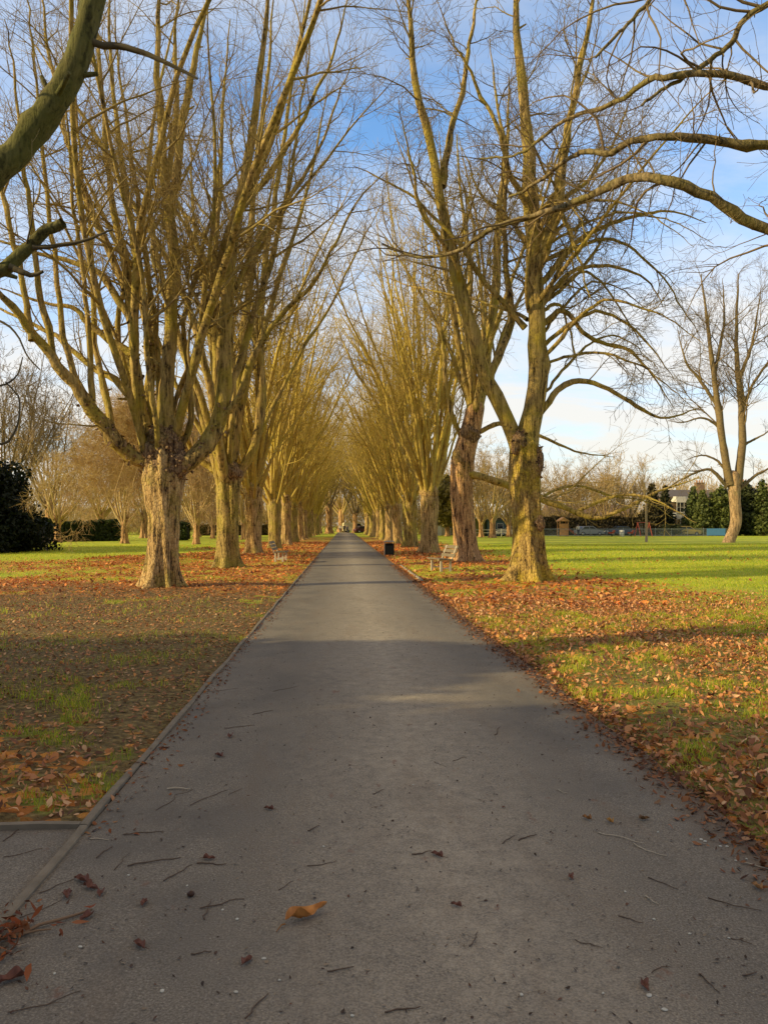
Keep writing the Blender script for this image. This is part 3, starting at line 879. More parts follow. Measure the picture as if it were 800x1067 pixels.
# --- second on the right, leaning
rng = np.random.default_rng(104)
hero_tree('leaning bare tree with reddish trunk behind the bench, second of the right row', 32.3, (486, 586),
    [(483, 550), (480, 515), (482, 480), (490, 448), (497, 415)], [0.50, 0.46, 0.46, 0.50, 0.44, 0.36],
    [([(497, 425), (503, 390), (508, 340), (516, 280), (520, 220), (528, 150), (530, 80)], 14),
     ([(495, 425), (492, 380), (486, 330), (488, 270), (480, 210), (476, 140)], 10),
     ([(486, 470), (474, 440), (466, 400), (462, 350), (455, 290)], 7),
     ([(487, 494, -.2), (510, 499, -.3), (545, 513, -.4), (580, 526, -.6), (620, 539, -1), (655, 528, -1.4), (690, 510, -1.6), (728, 497, -1.8)], 9),
     ([(600, 533, -.8), (630, 520, -1.2), (665, 515, -2), (700, 528, -2.5), (725, 545, -2.8)], 4.5),
     ([(560, 519, -.5), (600, 506, .2), (640, 517, .5), (675, 523, .8), (700, 540, 1)], 4),
     ([(492, 455), (520, 440), (560, 452), (600, 470), (640, 476)], 6)],
    rng, (M_BARKRED, M_LIMB, M_TWIG),
    auto=[dict(n=9, head=(0.35, 0, 6.3), rh=0.3, tilt=(8, 32), length=(9, 14), r0=(0.08, 0.14), wig=0.04, trop=0.05)],
    crown_kw=dict(dens=0.85, upright=0.05, l1=(1.2, 4.2), twig_r=0.0075, wigs=(0.13, 0.16, 0.18), ang1=(25, 65)),
    burls=[((489, 452, -.15), (0.42, 0.4, 0.5), 70), ((478, 478, -.2), (0.3, 0.3, 0.5), 40)], group=GR, trunk_kw=dict(flare=0.95, flute=0.10, lobes=5, sides=80))

# --- row trees: four masters, then copies
def vase_tree(seed, label, bark, twig, group, loc, rz, sc=1.0, th=3.4, tr=0.45, nl=19, tilt=(4, 25), length=(12, 18.5), dens=0.85, name='bare_tree', limbr=(0.07, 0.15), sides=8, lv=3, upr=0.10, lean=0.0, burl=True, twig_r=0.011, flare=0.9, limb_mat=None, wig=0.06, spread=(0.9, 4.2), wide=6):
    rng = np.random.default_rng(seed)
    root = thing(name, label, 'tree', loc, rz, group)
    root.scale = (sc, sc, sc)
    V, q = trunk_mesh([(0, 0, -.12), (lean*.3, 0, th*.35), (lean*.6, 0, th*.7), (lean, 0, th), (lean*1.1, 0, th+.45)], [tr, tr*.94, tr*.93, tr*1.1, tr*.8], rng, flare=flare, sides=56, rings=44, lobes=int(rng.integers(4, 7)), flute=0.11)
    MB().add(V, q).build('trunk', bark, root)
    P, r = auto_limbs(nl, (lean, 0, th), tr*0.8, tilt, length, limbr, rng, 18, wig, 0.065)
    if wide:
        P2, r2 = auto_limbs(wide, (lean, 0, th), tr*0.8, (22, 40), (length[0]*.7, length[1]*.85), limbr, rng, 18, wig, 0.05)
        P = np.concatenate([P, P2]); r = np.concatenate([r, r2*.85])
    mb = MB()
    mb.tubes(P, r, sides)
    for A, ar, sd in crown(P, r, rng, dens=dens, upright=upr, l1=spread, lv=lv, twig_r=twig_r):
        mb.tubes(A, ar, max(3, sd-1))
    if burl:
        b2 = MB()
        v, q = lump((lean, 0, th+.15), (tr*1.12, tr*1.08, tr*1.5), rng); b2.add(v, q)
        b2.build('burl', bark, root)
    mb.build('crown', [twig], root)
    return root

ORD = {3: 'third', 4: 'fourth', 5: 'fifth', 6: 'sixth', 7: 'seventh', 8: 'eighth', 9: 'ninth', 10: 'tenth', 11: 'eleventh', 12: 'twelfth', 13: 'thirteenth'}
left_row = [(264, 41.3), (286, 50.5), (298, 60.0), (306, 70.0), (312.5, 80.0), (317, 90.0), (321, 100.5), (324.5, 111.0), (327.5, 121.0), (330, 131.0), (332, 141.0)]
right_row = [(447, 42.0), (427, 54.0), (415, 63.5), (406, 74.0), (399.5, 84.0), (394.5, 94.0), (390.5, 104.0), (387, 115.0), (384.5, 126.0), (382, 137.0)]
LOOK_L = {3: 'twin-ribbed pale trunk', 4: 'thick dark trunk', 5: 'slim dark trunk', 6: 'narrow trunk', 7: 'narrow shaded trunk', 8: 'small trunk', 9: 'small trunk', 10: 'tiny trunk', 11: 'very small trunk', 12: 'very small trunk', 13: 'very small trunk'}
LOOK_R = {3: 'broad golden trunk', 4: 'dark mossy trunk', 5: 'greenish shaded trunk', 6: 'pale sunlit trunk', 7: 'slim sunlit trunk', 8: 'golden trunk', 9: 'small golden trunk', 10: 'tiny golden trunk', 11: 'very small golden trunk', 12: 'very small golden trunk'}
masters = []
for i, (px, D) in enumerate(left_row):
    x = at(px, 560, D)[0]
    k = i+3
    lab = 'bare tree with %s, %s whole tree of the left row' % (LOOK_L[k], ORD[k])
    if i < 3:
        o = vase_tree(210+i, lab, [M_BARK, M_BARKOLV, M_BARK][i], M_TWIGROW, GL, (x, D, 0), i*1.3, tr=[0.42, 0.42, .36][i], th=[3.2, 3.3, 3.5][i], nl=[21, 19, 20][i])
        masters.append(o)
    else:
        o = copy_tree(masters[(i+1) % 3]); o.location = (x, D, 0); o.rotation_euler = (0, 0, 0.7+i*2.1); tag(o, lab, 'tree', GL)
        o.scale = [(0.92, .95, 1.0), (1.12, 1.08, 1.03), (0.85, .9, .9)][i % 3]; o.rotation_euler = (R([2, -3, 1.5][i % 3]), R([-2.5, 2, 3][i % 3]), 0.7+i*2.1)
for i, (px, D) in enumerate(right_row):
    x = at(px, 560, D)[0]
    k = i+3
    lab = 'bare tree with %s, %s whole tree of the right row' % (LOOK_R[k], ORD[k])
    if i < 2:
        o = vase_tree(310+i, lab, [M_BARK, M_BARKOLV][i], M_TWIGROW, GR, (x, D, 0), i*1.9, tr=[0.46, 0.46][i], th=[3.3, 3.4][i], nl=[22, 20][i], tilt=(3, 22), length=(13, 19))
        masters.append(o)
    else:
        o = copy_tree(masters[[3, 0, 4, 2, 3, 1][(i-2) % 6]]); o.location = (x, D, 0); o.rotation_euler = (0, 0, 2.2+i*1.7); tag(o, lab, 'tree', GR)
        o.scale = [(1.0, .94, 1.02), (1.13, 1.1, 1.0), (0.86, .9, .93)][i % 3]; o.rotation_euler = (R([-2, 3, 1.5][i % 3]), R([2.5, -2, -3][i % 3]), 2.2+i*1.7)

# --- the trees beside the camera whose limbs reach into the picture
rng = np.random.default_rng(120)
bL0 = np.array([-4.75, 7.6, 0])
root = thing('bare_tree', 'bare tree whose thick green limb leans into the top left corner', 'tree', tuple(bL0), 0, GL)
V, q = trunk_mesh([(0, 0, -.12), (0, 0, 1), (0, 0, 2.2), (0, 0, 3.3), (0, 0, 3.8)], [0.42, .40, .40, .46, .36], rng, sides=80, rings=64)
MB().add(V, q).build('trunk', M_BARK, root)
LP, LR = [], []
for nodes, wpx, ew in [([(-110, 330), (-60, 255), (-20, 192), (15, 150), (50, 108), (76, 62), (95, 12), (118, -50), (150, -130)], 34, .75),
                   ([(-105, 345), (-40, 298), (0, 276), (25, 257), (48, 240), (66, 232)], 24, .45),
                   ([(-110, 320), (-150, 200), (-170, 60), (-160, -100)], 36, .6),
                   ([(-120, 335), (-200, 260), (-260, 120), (-280, -60)], 32, .5),
                   ([(-100, 330, .4), (-80, 200, 1), (-60, 50, 1.5), (-40, -120, 2)], 26, .5)]:
    P, r = px_limb(7.6, nodes, wpx, bL0, rng, 34, 0.010, ew)
    LP.append(P); LR.append(r)
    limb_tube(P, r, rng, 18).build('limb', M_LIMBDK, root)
sub = []
for nodes, wpx, ew in [([(92, 42), (106, 47), (125, 47), (145, 53), (165, 61), (185, 71), (206, 82)], 9, .35),
                   ([(34, 258), (60, 257), (90, 251), (118, 239)], 6, .4),
                   ([(10, 278), (30, 285), (45, 283)], 8, .5),
                   ([(-60, 430), (-20, 455), (5, 463), (17, 445), (20, 415), (6, 398)], 4, .4),
                   ([(-50, 410), (-10, 405), (15, 395), (24, 372)], 3.5, .4),
                   ([(-50, 330), (-10, 332), (14, 345), (30, 372), (42, 385)], 3.5, .4)]:
    P, r = px_limb(7.6, nodes, wpx, bL0, rng, 16, 0.005, ew)
    sub.append((P, r))
mb = MB()
for P, r in sub: mb.tubes(P[None], r[None], 8)
A, ar = children(np.stack([s[0] for s in sub[:2]]), np.stack([s[1] for s in sub[:2]]), 4.5, .15, (30, 70), lambda t_, L, u: 0.12+0.35*u, 6, .15, .03, rng, .008, .0028)
mb.tubes(A, ar, 4)
LPs, LRs = np.stack([LP[1], LP[2], LP[3], LP[4]]), np.stack([LR[1], LR[2], LR[3], LR[4]])
A, ar = children(LPs, LRs, 2.0, .5, (35, 75), lambda t_, L, u: 0.5+1.6*u, 8, .12, .06, rng, .009, .004)
mb.tubes(A, ar, 4)
B, br = children(A, ar, 3.5, .2, (30, 65), lambda t_, L, u: 0.15+0.5*u, 5, .12, .05, rng, .007, .003)
mb.tubes(B, br, 3)
mb.build('crown', M_TWIGDK, root)

rng = np.random.default_rng(121)
bR0 = np.array([5.35, 8.0, 0])
root = thing('bare_tree', 'bare tree at the right edge with long arching limbs reaching in from the right', 'tree', tuple(bR0), 0, GR)
V, q = trunk_mesh([(0, 0, -.12), (0, 0, 1), (0, 0, 2.2), (.05, 0, 3.6), (.1, 0, 5.2), (.1, .1, 7.4)], [0.42, .40, .38, .38, .34, .26], rng, sides=80, rings=64)
MB().add(V, q).build('trunk', M_BARKMOSS, root)
LP, LR = [], []
for nodes, wpx, ew in [([(890, 300), (850, 262), (800, 241), (765, 226), (722, 205), (682, 191), (650, 187, .3), (620, 198, .6), (572, 217, 1), (540, 227, 1.3), (500, 240, 1.6), (470, 262, 2), (430, 268, 2.3), (398, 254, 2.6)], 15, .2),
                   ([(890, 210), (845, 160), (800, 150), (768, 148), (732, 145), (692, 142), (662, 147, .2), (640, 160, .4), (612, 155, .6), (592, 165, .9), (560, 192, 1.3), (530, 205, 1.7)], 13.5, .25),
                   ([(900, 150), (850, 105), (800, 92), (760, 83), (720, 80), (690, 82), (666, 90, .3), (640, 110, .6), (606, 118, 1), (580, 130, 1.3), (545, 155, 1.7), (500, 165, 2.2)], 11, .22),
                   ([(890, 60), (840, 5), (805, 8), (772, 22), (756, 48), (726, 70), (690, 92), (668, 110)], 10.5, .3),
                   ([(890, 0), (860, -60), (800, -90), (730, -70), (690, -20), (660, 20), (620, 60)], 10.5, .3),
                   ([(895, 20), (920, -120), (930, -260)], 26, .5),
                   ([(900, 100), (980, 10), (1050, -120)], 22, .5)]:
    P, r = px_limb(8.0, nodes, wpx, bR0, rng, 44, 0.016, ew)
    LP.append(P); LR.append(r)
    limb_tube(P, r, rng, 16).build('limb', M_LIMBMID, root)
mb = MB()
LPs, LRs = np.stack(LP), np.stack(LR)
A, ar = children(LPs, LRs, 4.6, .10, (30, 80), lambda t_, L, u: 0.35+1.6*u**1.3, 10, .17, .015, rng, .010, .006)
mb.tubes(A, ar, 5)
B, br = children(A, ar, 4.6, .15, (30, 70), lambda t_, L, u: 0.15+0.6*u, 7, .17, .02, rng, .008, .0042)
mb.tubes(B, br, 4)
Cc, cr = children(B, br, 4.0, .2, (30, 65), lambda t_, L, u: 0.08+0.28*u, 4, .14, .04, rng, .007, .0034)
mb.tubes(Cc, cr, 3)
mb.build('crown', M_TWIGBR, root)

# --- lone tree out on the right-hand lawn
rng = np.random.default_rng(130)
hero_tree('tall lone bare tree with bright tan trunk standing out on the right lawn', 67.0, (766, 566),
    [(766, 545), (765, 520), (764, 500), (763, 490)], [0.52, 0.48, 0.47, 0.52, 0.45],
    [([(760, 505), (754, 470), (748, 430), (742, 380), (736, 330), (730, 285)], 9),
     ([(767, 505), (771, 470), (772, 435), (768, 390), (766, 340), (769, 285)], 9),
     ([(757, 508), (742, 491), (725, 492), (705, 503), (688, 514)], 4),
     ([(756, 490), (745, 478), (730, 474), (712, 480)], 3),
     ([(770, 510), (785, 497), (800, 489), (820, 478)], 4),
     ([(772, 465), (790, 455), (810, 445)], 3),
     ([(750, 445), (732, 435), (710, 440), (695, 438)], 3),
     ([(748, 425), (730, 395), (715, 375), (705, 340)], 4),
     ([(771, 430), (785, 400), (800, 375), (815, 340)], 4),
     ([(744, 390), (752, 340), (752, 290)], 4),
     ([(769, 395), (785, 350), (792, 300)], 4)],
    rng, (M_BARKTAN, M_TWIGBR, M_TWIGBR), crown_kw=dict(dens=1.25, upright=0.05, l1=(1.8, 6.5), twig_r=0.012, wigs=(0.12, 0.14, 0.15)),
    trunk_kw=dict(flare=0.08, flute=0.03, lobes=5, sides=48, rings=40))

# --- drooping tree behind the first left tree
rng = np.random.default_rng(131)
D = 37.0
nodes = []
for k in range(40):
    ex = rng.uniform(40, 160) if k < 30 else rng.uniform(195, 245)
    ey = rng.uniform(455, 552)
    dy = rng.uniform(-5, 5)
    mx = 173+(ex-173)*rng.uniform(.45, .6); my = min(ey-12, rng.uniform(420, 490))
    nodes.append(([(172, 503), (173+(mx-173)*.4, 503+(my-503)*.7, dy*.3), (mx, my, dy*.6), ((mx+ex)/2, (my+ey)/2-rng.uniform(0, 10), dy*.85), (ex, ey, dy)], rng.uniform(1.3, 2.2)))
hero_tree('low spreading bare tree with drooping twigs behind the first left tree', D, (173, 583),
    [(173, 560), (173, 530), (172, 505), (172, 495)], [0.36, 0.32, 0.30, 0.32, 0.25], nodes, rng, (M_BARK, M_TWIGPK, M_TWIGPK),
    crown_kw=dict(dens=2.7, upright=0.03, droop=0.05, l1=(0.8, 2.8), twig_r=0.009, tmin=0.2, wigs=(0.18, 0.2, 0.2), ang1=(20, 75)), trunk_kw=dict(sides=40, rings=30))

# --- far trees: simple bare crowns, copies of three masters
bgm = []
BGL = ['broad', 'tall', 'thin']
for i in range(3):
    bgm.append(vase_tree(400+i, 'x', M_BARKRED, [M_TWIGFAR, M_TWIGBR, M_TWIGFAR][i], None, (0, 0, 0), 0, th=[2.2, 2.8, 1.6][i], tr=[.3, .33, .22][i], nl=[15, 14, 15][i],
                         tilt=[(10, 50), (8, 35), (5, 40)][i], length=[(6, 9.5), (8, 12), (5, 8)][i], dens=[1.2, 1.0, 1.3][i], limbr=(0.05, 0.11), lv=3, burl=False, twig_r=0.02, spread=(1.4, 3.8), sides=5, wig=.05, wide=0))
far = [  # px, D, master, scale, label
    (343, 146, 1, 1.5, 'thick grey bare tree standing left of the people at the end of the path'),
    (370, 158, 1, 1.1, 'dark bare tree right behind the people at the end of the path'),
    (332, 152, 0, 1.5, 'bushy golden bare tree at the far left end of the avenue'),
    (356, 178, 0, 2.0, 'hazy golden bare tree closing the view beyond the end of the path'),
    (385, 165, 2, 2.2, 'pale bare tree beyond the parked van'),
    (312, 160, 0, 1.7, 'bare tree far behind the end of the left row'),
    (10, 78, 1, 1.2, 'tall thin bare tree behind the dark yew at far left'),
    (52, 92, 1, 1.15, 'bare tree rising behind the hedge left of the drooping tree'),
    (-30, 84, 0, 1.2, 'bare tree at the left edge behind the yew'),
    (105, 100, 0, 1.2, 'broad bare tree behind the hedge'),
    (150, 96, 2, 1.3, 'twiggy bare tree behind the first left trunk'),
    (205, 105, 0, 1.1, 'bare tree seen between the first and second left trunks'),
    (222, 92, 2, 0.9, 'small bare tree left of the second left trunk'),
    (255, 125, 1, 1.0, 'bare tree behind the second and third left trunks'),
    (280, 140, 0, 1.2, 'bare tree far behind the middle of the left row'),
    (470, 120, 2, 1.0, 'bare tree seen between the leaning tree and the golden trunk'),
    (540, 118, 0, 0.9, 'bare tree behind the first right trunk'),
    (590, 122, 2, 1.1, 'brown twiggy tree behind the wooden play tower'),
    (612, 120, 0, 0.9, 'brown bare tree behind the white car'),
    (632, 118, 2, 1.25, 'pinkish twiggy tree left of the dark conifers'),
    (655, 121, 0, 1.0, 'bare tree just left of the first dark conifer'),
    (735, 123, 2, 0.8, 'small bare tree in front of the brick house'),
    (815, 120, 0, 0.9, 'bare tree at the right edge of the lawn'),
    (440, 140, 0, 1.2, 'bare tree far behind the right row'),
    (130, 66, 2, 0.95, 'golden bushy bare tree behind the drooping tree'),
    (513, 96, 0, 0.95, 'olive twiggy tree just left of the first right trunk'),
    (501, 101, 2, 1.1, 'bushy twiggy tree above the olive hut'),
    (530, 104, 2, 1.15, 'bushy twiggy tree touching the left of the first right trunk'),
    (205, 62, 2, 0.9, 'golden bushy bare tree close behind the gap right of the first left trunk'),
    (254, 84, 2, 1.0, 'golden bushy tree between the second and third left trunks'),
    (60, 70, 0, 0.8, 'golden bushy bare tree right of the yew'),
    (228, 120, 0, 1.5, 'wide golden bare tree far behind the second left trunk'),
    (300, 120, 0, 1.3, 'wide golden bare tree far behind the fifth left trunk'),
    (412, 160, 0, 1.7, 'bare tree beyond the far end of the right row'),
]
usedm = set()
for (px, D, mi, sc, lab) in far:
    x = at(px, 555, D)[0]
    if mi not in usedm: o = bgm[mi]; usedm.add(mi)
    else: o = copy_tree(bgm[mi])
    o.location = (x, D, 0); o.rotation_euler = (0, 0, (px*0.37) % 6.28); o.scale = (sc*1.2,)*3
    tag(o, lab, 'tree', 'bare trees far behind')

rng = np.random.default_rng(450)
mb = MB()
N = 110000
u = rng.uniform(-1, 1, N); x = u*230; y = rng.uniform(185, 240, N)
top = 7.0+11*fbm(x*.045+3, y*.02, 61, 4)
z = top*rng.random(N)**.8
pts = np.stack([x, y, z], 1)
d = norm(np.stack([rng.normal(size=N)*.5, rng.normal(size=N)*.5, np.ones(N)], 1)); sd_ = norm(np.cross(d, rng.normal(size=(N, 3))))
L_ = rng.uniform(.8, 2.2, (N, 1)); w_ = rng.uniform(.03, .10, (N, 1))
V = np.stack([pts-sd_*w_, pts+sd_*w_, pts+sd_*w_*.3+d*L_, pts-sd_*w_*.3+d*L_], 1)
uu = np.clip(fbm(x*.08, y*.05, 63, 3)[:, None]*1.3-.2+rng.normal(size=(N, 1))*.15, 0, 1)
cc_ = np.array([.30, .21, .115])*(1-uu)+np.array([.55, .39, .17])*uu
mb.add(V.reshape(-1, 3), np.arange(N*4).reshape(-1, 4), None, np.repeat(cc_, 4, 0))
N = 70000
u = rng.random(N); sd2 = rng.random(N) < .62
x = np.where(sd2, -90+80*u, 10+60*u); y = rng.uniform(122, 150, N)
x = np.where(np.abs(x-0.4) < 7, x-12, x)
x[:16000] = rng.uniform(-16, 16, 16000); y[:16000] = rng.uniform(182, 200, 16000)
z = (1.0+5.5*fbm(x*.09+3, y*.05, 67, 4)+np.where(y > 160, 4.0, 0))*rng.random(N)**.8
pts = np.stack([x, y, z], 1)
d = norm(np.stack([rng.normal(size=N)*.6, rng.normal(size=N)*.6, np.ones(N)], 1)); sd_ = norm(np.cross(d, rng.normal(size=(N, 3))))
L_ = rng.uniform(.5, 1.5, (N, 1)); w_ = rng.uniform(.02, .06, (N, 1))
V = np.stack([pts-sd_*w_, pts+sd_*w_, pts+sd_*w_*.3+d*L_, pts-sd_*w_*.3+d*L_], 1)
uu = np.clip(fbm(x*.1, y*.05, 63, 3)[:, None]*1.3-.2+rng.normal(size=(N, 1))*.15, 0, 1)
cc_ = np.array([.26, .18, .08])*(1-uu)+np.array([.52, .37, .13])*uu
ms = MB(); ms.add(V.reshape(-1, 3), np.arange(N*4).reshape(-1, 4), None, np.repeat(cc_, 4, 0))
tag(ms.build('scrub', M_LEAF), kind='stuff', label='golden brown winter scrub behind both avenue rows', cat='scrub')
tag(mb.build('distant_wood', M_LEAF), kind='stuff', label='hazy brown and golden bare wood along the far horizon', cat='wood')

# sapling with a pale stem
rng = np.random.default_rng(140)
sp_b = gnd(673, 565)
root = thing('young_tree', 'slim young bare tree with pale stem in front of the playground', 'tree', (sp_b[0], sp_b[1], 0))
P, r = auto_limbs(6, (0, 0, 4.0), .02, (15, 45), (2.0, 3.5), (.03, .05), rng, 14, .05, .03)
MB().tube([(0, 0, -.1), (.02, 0, 1.5), (0, .02, 3.0), (.03, 0, 4.4)], [.12, .11, .10, .06], 12).build('trunk', simple_mat('sapling_bark', (0.40, 0.29, 0.18), .9, .3, 5), root)
mb = MB().tubes(P, r, 5)
for A, ar, sd in crown(P, r, rng, dens=0.9, upright=.02, l1=(.8, 1.8), twig_r=.01): mb.tubes(A, ar, 3)
mb.build('crown', M_TWIG, root)

# ------------------------------------------------------------------ evergreens, hedge, shrubs
def leaf_cloud(mb, pts, nrm, size, rng, c0, c1, shade=None, asp=1.7):
    n = len(pts)
    d = norm(nrm+rng.normal(size=(n, 3))*0.7)
    tx = norm(np.cross(d, rng.normal(size=(n, 3))))
    ty = np.cross(d, tx)
    s = size*rng.uniform(.6, 1.3, (n, 1))
    V = np.stack([pts-ty*s*asp*.5, pts+tx*s*.5+d*s*.12, pts+ty*s*asp*.5-d*s*.1, pts-tx*s*.5+d*s*.12], 1)
    u = rng.random((n, 1))
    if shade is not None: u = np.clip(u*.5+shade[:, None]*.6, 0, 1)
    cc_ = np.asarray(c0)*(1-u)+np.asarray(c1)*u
    mb.add(V.reshape(-1, 3), np.arange(n*4).reshape(-1, 4), None, np.repeat(cc_, 4, 0))

def evergreen(seed, shape, w_, h_, n, size, c0, c1, rng=None, z0=0.15):
    rng = np.random.default_rng(seed)
    nl = 34
    mb = MB()
    pts, nr, sh = [], [], []
    for i in range(nl):
        f = (i+.5)/nl
        z = z0+h_*f*0.93
        if shape == 'cone': rr = w_/2*(1-f)**0.75*(0.75+.35*rng.random())+.1
        elif shape == 'dome': rr = w_/2*math.sqrt(max(0.02, 1-(f*1.02)**2.6))*(0.7+.4*rng.random())
        else: rr = w_/2*min(1, 1.25*math.sin(PI*min(1, f*0.9+.12))**.7)*(0.7+.4*rng.random())
        k = max(3, int(3+rr*2.2))
        a0 = rng.random()*6.28
        for j in range(k):
            a_ = a0+j/k*6.28+rng.uniform(-.3, .3)
            q = rr*rng.uniform(.55, .95)
            c_ = np.array([q*math.cos(a_), q*math.sin(a_), z+rng.uniform(-.3, .3)*h_/nl*3])
            ls = (0.25+.28*rr)*rng.uniform(.6, 1.1)
            m_ = max(8, int(n/(nl*5)*ls*ls*2.2+8))
            d = norm(rng.normal(size=(m_, 3)))
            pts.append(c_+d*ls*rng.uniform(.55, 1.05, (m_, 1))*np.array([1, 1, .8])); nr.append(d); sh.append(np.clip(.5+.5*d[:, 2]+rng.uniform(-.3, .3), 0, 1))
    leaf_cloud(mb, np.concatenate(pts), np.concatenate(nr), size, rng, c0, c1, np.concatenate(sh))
    return mb

def ever_thing(name, label, cat, mb, loc, trunk_h, tr, group=None, rz=0, trunk=True):
    root = thing(name, label, cat, loc, rz, group)
    if trunk:
        V, q = trunk_mesh([(0, 0, -.1), (0, 0, trunk_h*.35), (0.04, 0, trunk_h*.7), (0, 0, trunk_h)], [tr, tr*.8, tr*.6, tr*.3], np.random.default_rng(5), sides=24, rings=24, flare=.4)
        MB().add(V, q).build('trunk', M_BARKRED, root)
    mb.build('crown', M_FOL, root)
    return root

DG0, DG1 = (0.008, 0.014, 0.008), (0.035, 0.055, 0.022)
yb = gnd(12, 577)
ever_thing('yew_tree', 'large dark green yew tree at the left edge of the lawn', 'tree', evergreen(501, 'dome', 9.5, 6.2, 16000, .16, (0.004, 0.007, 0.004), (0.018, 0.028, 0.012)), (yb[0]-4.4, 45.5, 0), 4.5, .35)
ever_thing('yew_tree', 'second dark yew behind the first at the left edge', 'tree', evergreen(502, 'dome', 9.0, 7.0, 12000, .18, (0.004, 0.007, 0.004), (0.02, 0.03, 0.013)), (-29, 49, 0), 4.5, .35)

# tall evergreens, unseen and added left of the camera to throw the foreground into shade
em = None
for i, (x, y_, s_) in enumerate([(-15.5, 4.5, 1.0), (-16.2, -0.4, 1.15), (-15.8, -3.8, 1.3), (-16.2, -6.4, 1.3), (-15.4, -9.0, 1.3), (-16.4, -12.4, 1.4), (-15.6, -15.8, 1.3)]):
    lab = 'dense tall evergreen of the unseen screen added left of the camera for shade'
    if em is None:
        em = ever_thing('evergreen_tree', lab, 'tree', evergreen(510, 'oval', 5.6, 7.4, 14000, .18, DG0, DG1), (x, y_, 0), 6.5, .3, 'added evergreen screen left of the camera')
        o = em
    else:
        o = copy_tree(em); o.location = (x, y_, 0)
    o.rotation_euler = (0, 0, i*1.9); o.scale = (s_, s_, s_)

def hedge(name, label, p0, p1, wd, h_, seed, c0, c1, n=7000, size=.14, group=None):
    rng = np.random.default_rng(seed)
    p0 = np.asarray(p0, float); p1 = np.asarray(p1, float)
    L = np.linalg.norm(p1-p0); d = (p1-p0)/L; nrm_ = np.array([-d[1], d[0]])
    mb = MB()
    u = rng.random(n)*L
    face = rng.integers(0, 4, n)
    hh = h_*(0.9+.25*(fbm(u*.6, u*0, seed, 3)-.5))
    s = rng.random(n)
    off = np.where(face == 0, -wd/2, np.where(face == 1, wd/2, (s-.5)*wd))+rng.normal(size=n)*.07
    z = np.where(face >= 2, hh+rng.normal(size=n)*.06, s*hh)
    N = np.zeros((n, 3)); N[face == 0, :2] = -nrm_; N[face == 1, :2] = nrm_; N[face >= 2, 2] = 1
    pts = np.stack([p0[0]+d[0]*u+nrm_[0]*off, p0[1]+d[1]*u+nrm_[1]*off, z], 1)-np.array([p0[0], p0[1], 0])
    leaf_cloud(mb, pts, N, size, rng, c0, c1)
    root = thing(name, label, 'hedge', (p0[0], p0[1], 0), 0, group)
    mb.build('foliage', M_FOL, root)
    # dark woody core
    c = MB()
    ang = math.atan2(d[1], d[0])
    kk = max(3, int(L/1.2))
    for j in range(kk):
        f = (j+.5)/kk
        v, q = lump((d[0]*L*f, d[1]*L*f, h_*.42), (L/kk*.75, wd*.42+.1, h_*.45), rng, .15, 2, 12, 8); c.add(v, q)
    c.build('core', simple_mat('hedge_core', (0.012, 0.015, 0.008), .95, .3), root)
    return root
HG0, HG1 = (0.02, 0.032, 0.012), (0.07, 0.095, 0.025)
a_ = gnd(56, 563); b_ = gnd(163, 561)
hedge('clipped_hedge', 'long clipped green hedge at the back of the left lawn beside the white bench', (a_[0]-2, 72), (b_[0], 78), 1.8, 2.1, 601, HG0, HG1, 9000, .2)
hedge('clipped_hedge', 'short piece of green hedge just right of the first left trunk', (at(183, 560, 80)[0], 80), (at(196, 560, 80)[0], 80), 1.8, 1.9, 602, HG0, HG1, 3000, .2)
hedge('clipped_hedge', 'low hedge far behind the second left trunk', (at(205, 560, 118)[0], 118), (at(318, 560, 128)[0], 128), 1.6, 1.6, 603, (0.06, 0.05, 0.02), (0.16, 0.13, 0.04), 7000, .25)
hedge('brown_hedge', 'brown winter hedge behind the playground railings', (at(560, 556, 117)[0], 117), (at(690, 556, 116)[0], 116), 2.0, 3.0, 604, (0.05, 0.04, 0.022), (0.15, 0.11, 0.05), 11000, .26)
hedge('brown_hedge', 'brown winter hedge behind the white post and rail fence', (at(470, 556, 119)[0], 119), (at(560, 556, 118)[0], 118), 2.0, 2.6, 605, (0.04, 0.04, 0.02), (0.11, 0.10, 0.04), 9000, .26)

CG0, CG1 = (0.04, 0.06, 0.02), (0.15, 0.18, 0.045)
conif = [(679, 113, 'cone', 3.6, 6.6, (0.03, 0.028, 0.014), (0.09, 0.07, 0.03), 'brownish dark conifer right of the red swing frame'),
         (693, 115, 'cone', 2.6, 6.4, (0.02, 0.026, 0.013), (0.06, 0.065, 0.025), 'narrow dark conifer just left of the white bay windows'),
         (722, 114, 'cone', 3.2, 6.3, CG0, CG1, 'green pointed conifer just right of the white bay windows'),
         (732, 112, 'cone', 3.0, 5.8, CG0, (0.18, 0.20, 0.05), 'light green conifer behind the blue board'),
         (751, 112, 'oval', 3.3, 6.4, CG0, (0.18, 0.20, 0.045), 'rounded green conifer left of the lone tan trunk'),
         (776, 114, 'oval', 4.0, 7.0, (0.025, 0.032, 0.014), (0.075, 0.085, 0.028), 'broad dull green conifer just right of the lone tan trunk'),
         (794, 112, 'cone', 3.8, 7.2, CG0, (0.15, 0.17, 0.04), 'green conifer at the right edge of the lawn'),
         (812, 112, 'cone', 3.8, 6.6, CG0, CG1, 'conifer beyond the right edge of the picture')]
for i, (px, D, shp, w_, h_, c0, c1, lab) in enumerate(conif):
    h_ *= 1.22; w_ *= 1.1
    ever_thing('conifer', lab, 'tree', evergreen(520+i, shp, w_, h_, 4200, .26, c0, c1), (at(px, 555, D)[0], D, 0), h_*.6, .16, 'conifers along the back of the right lawn')
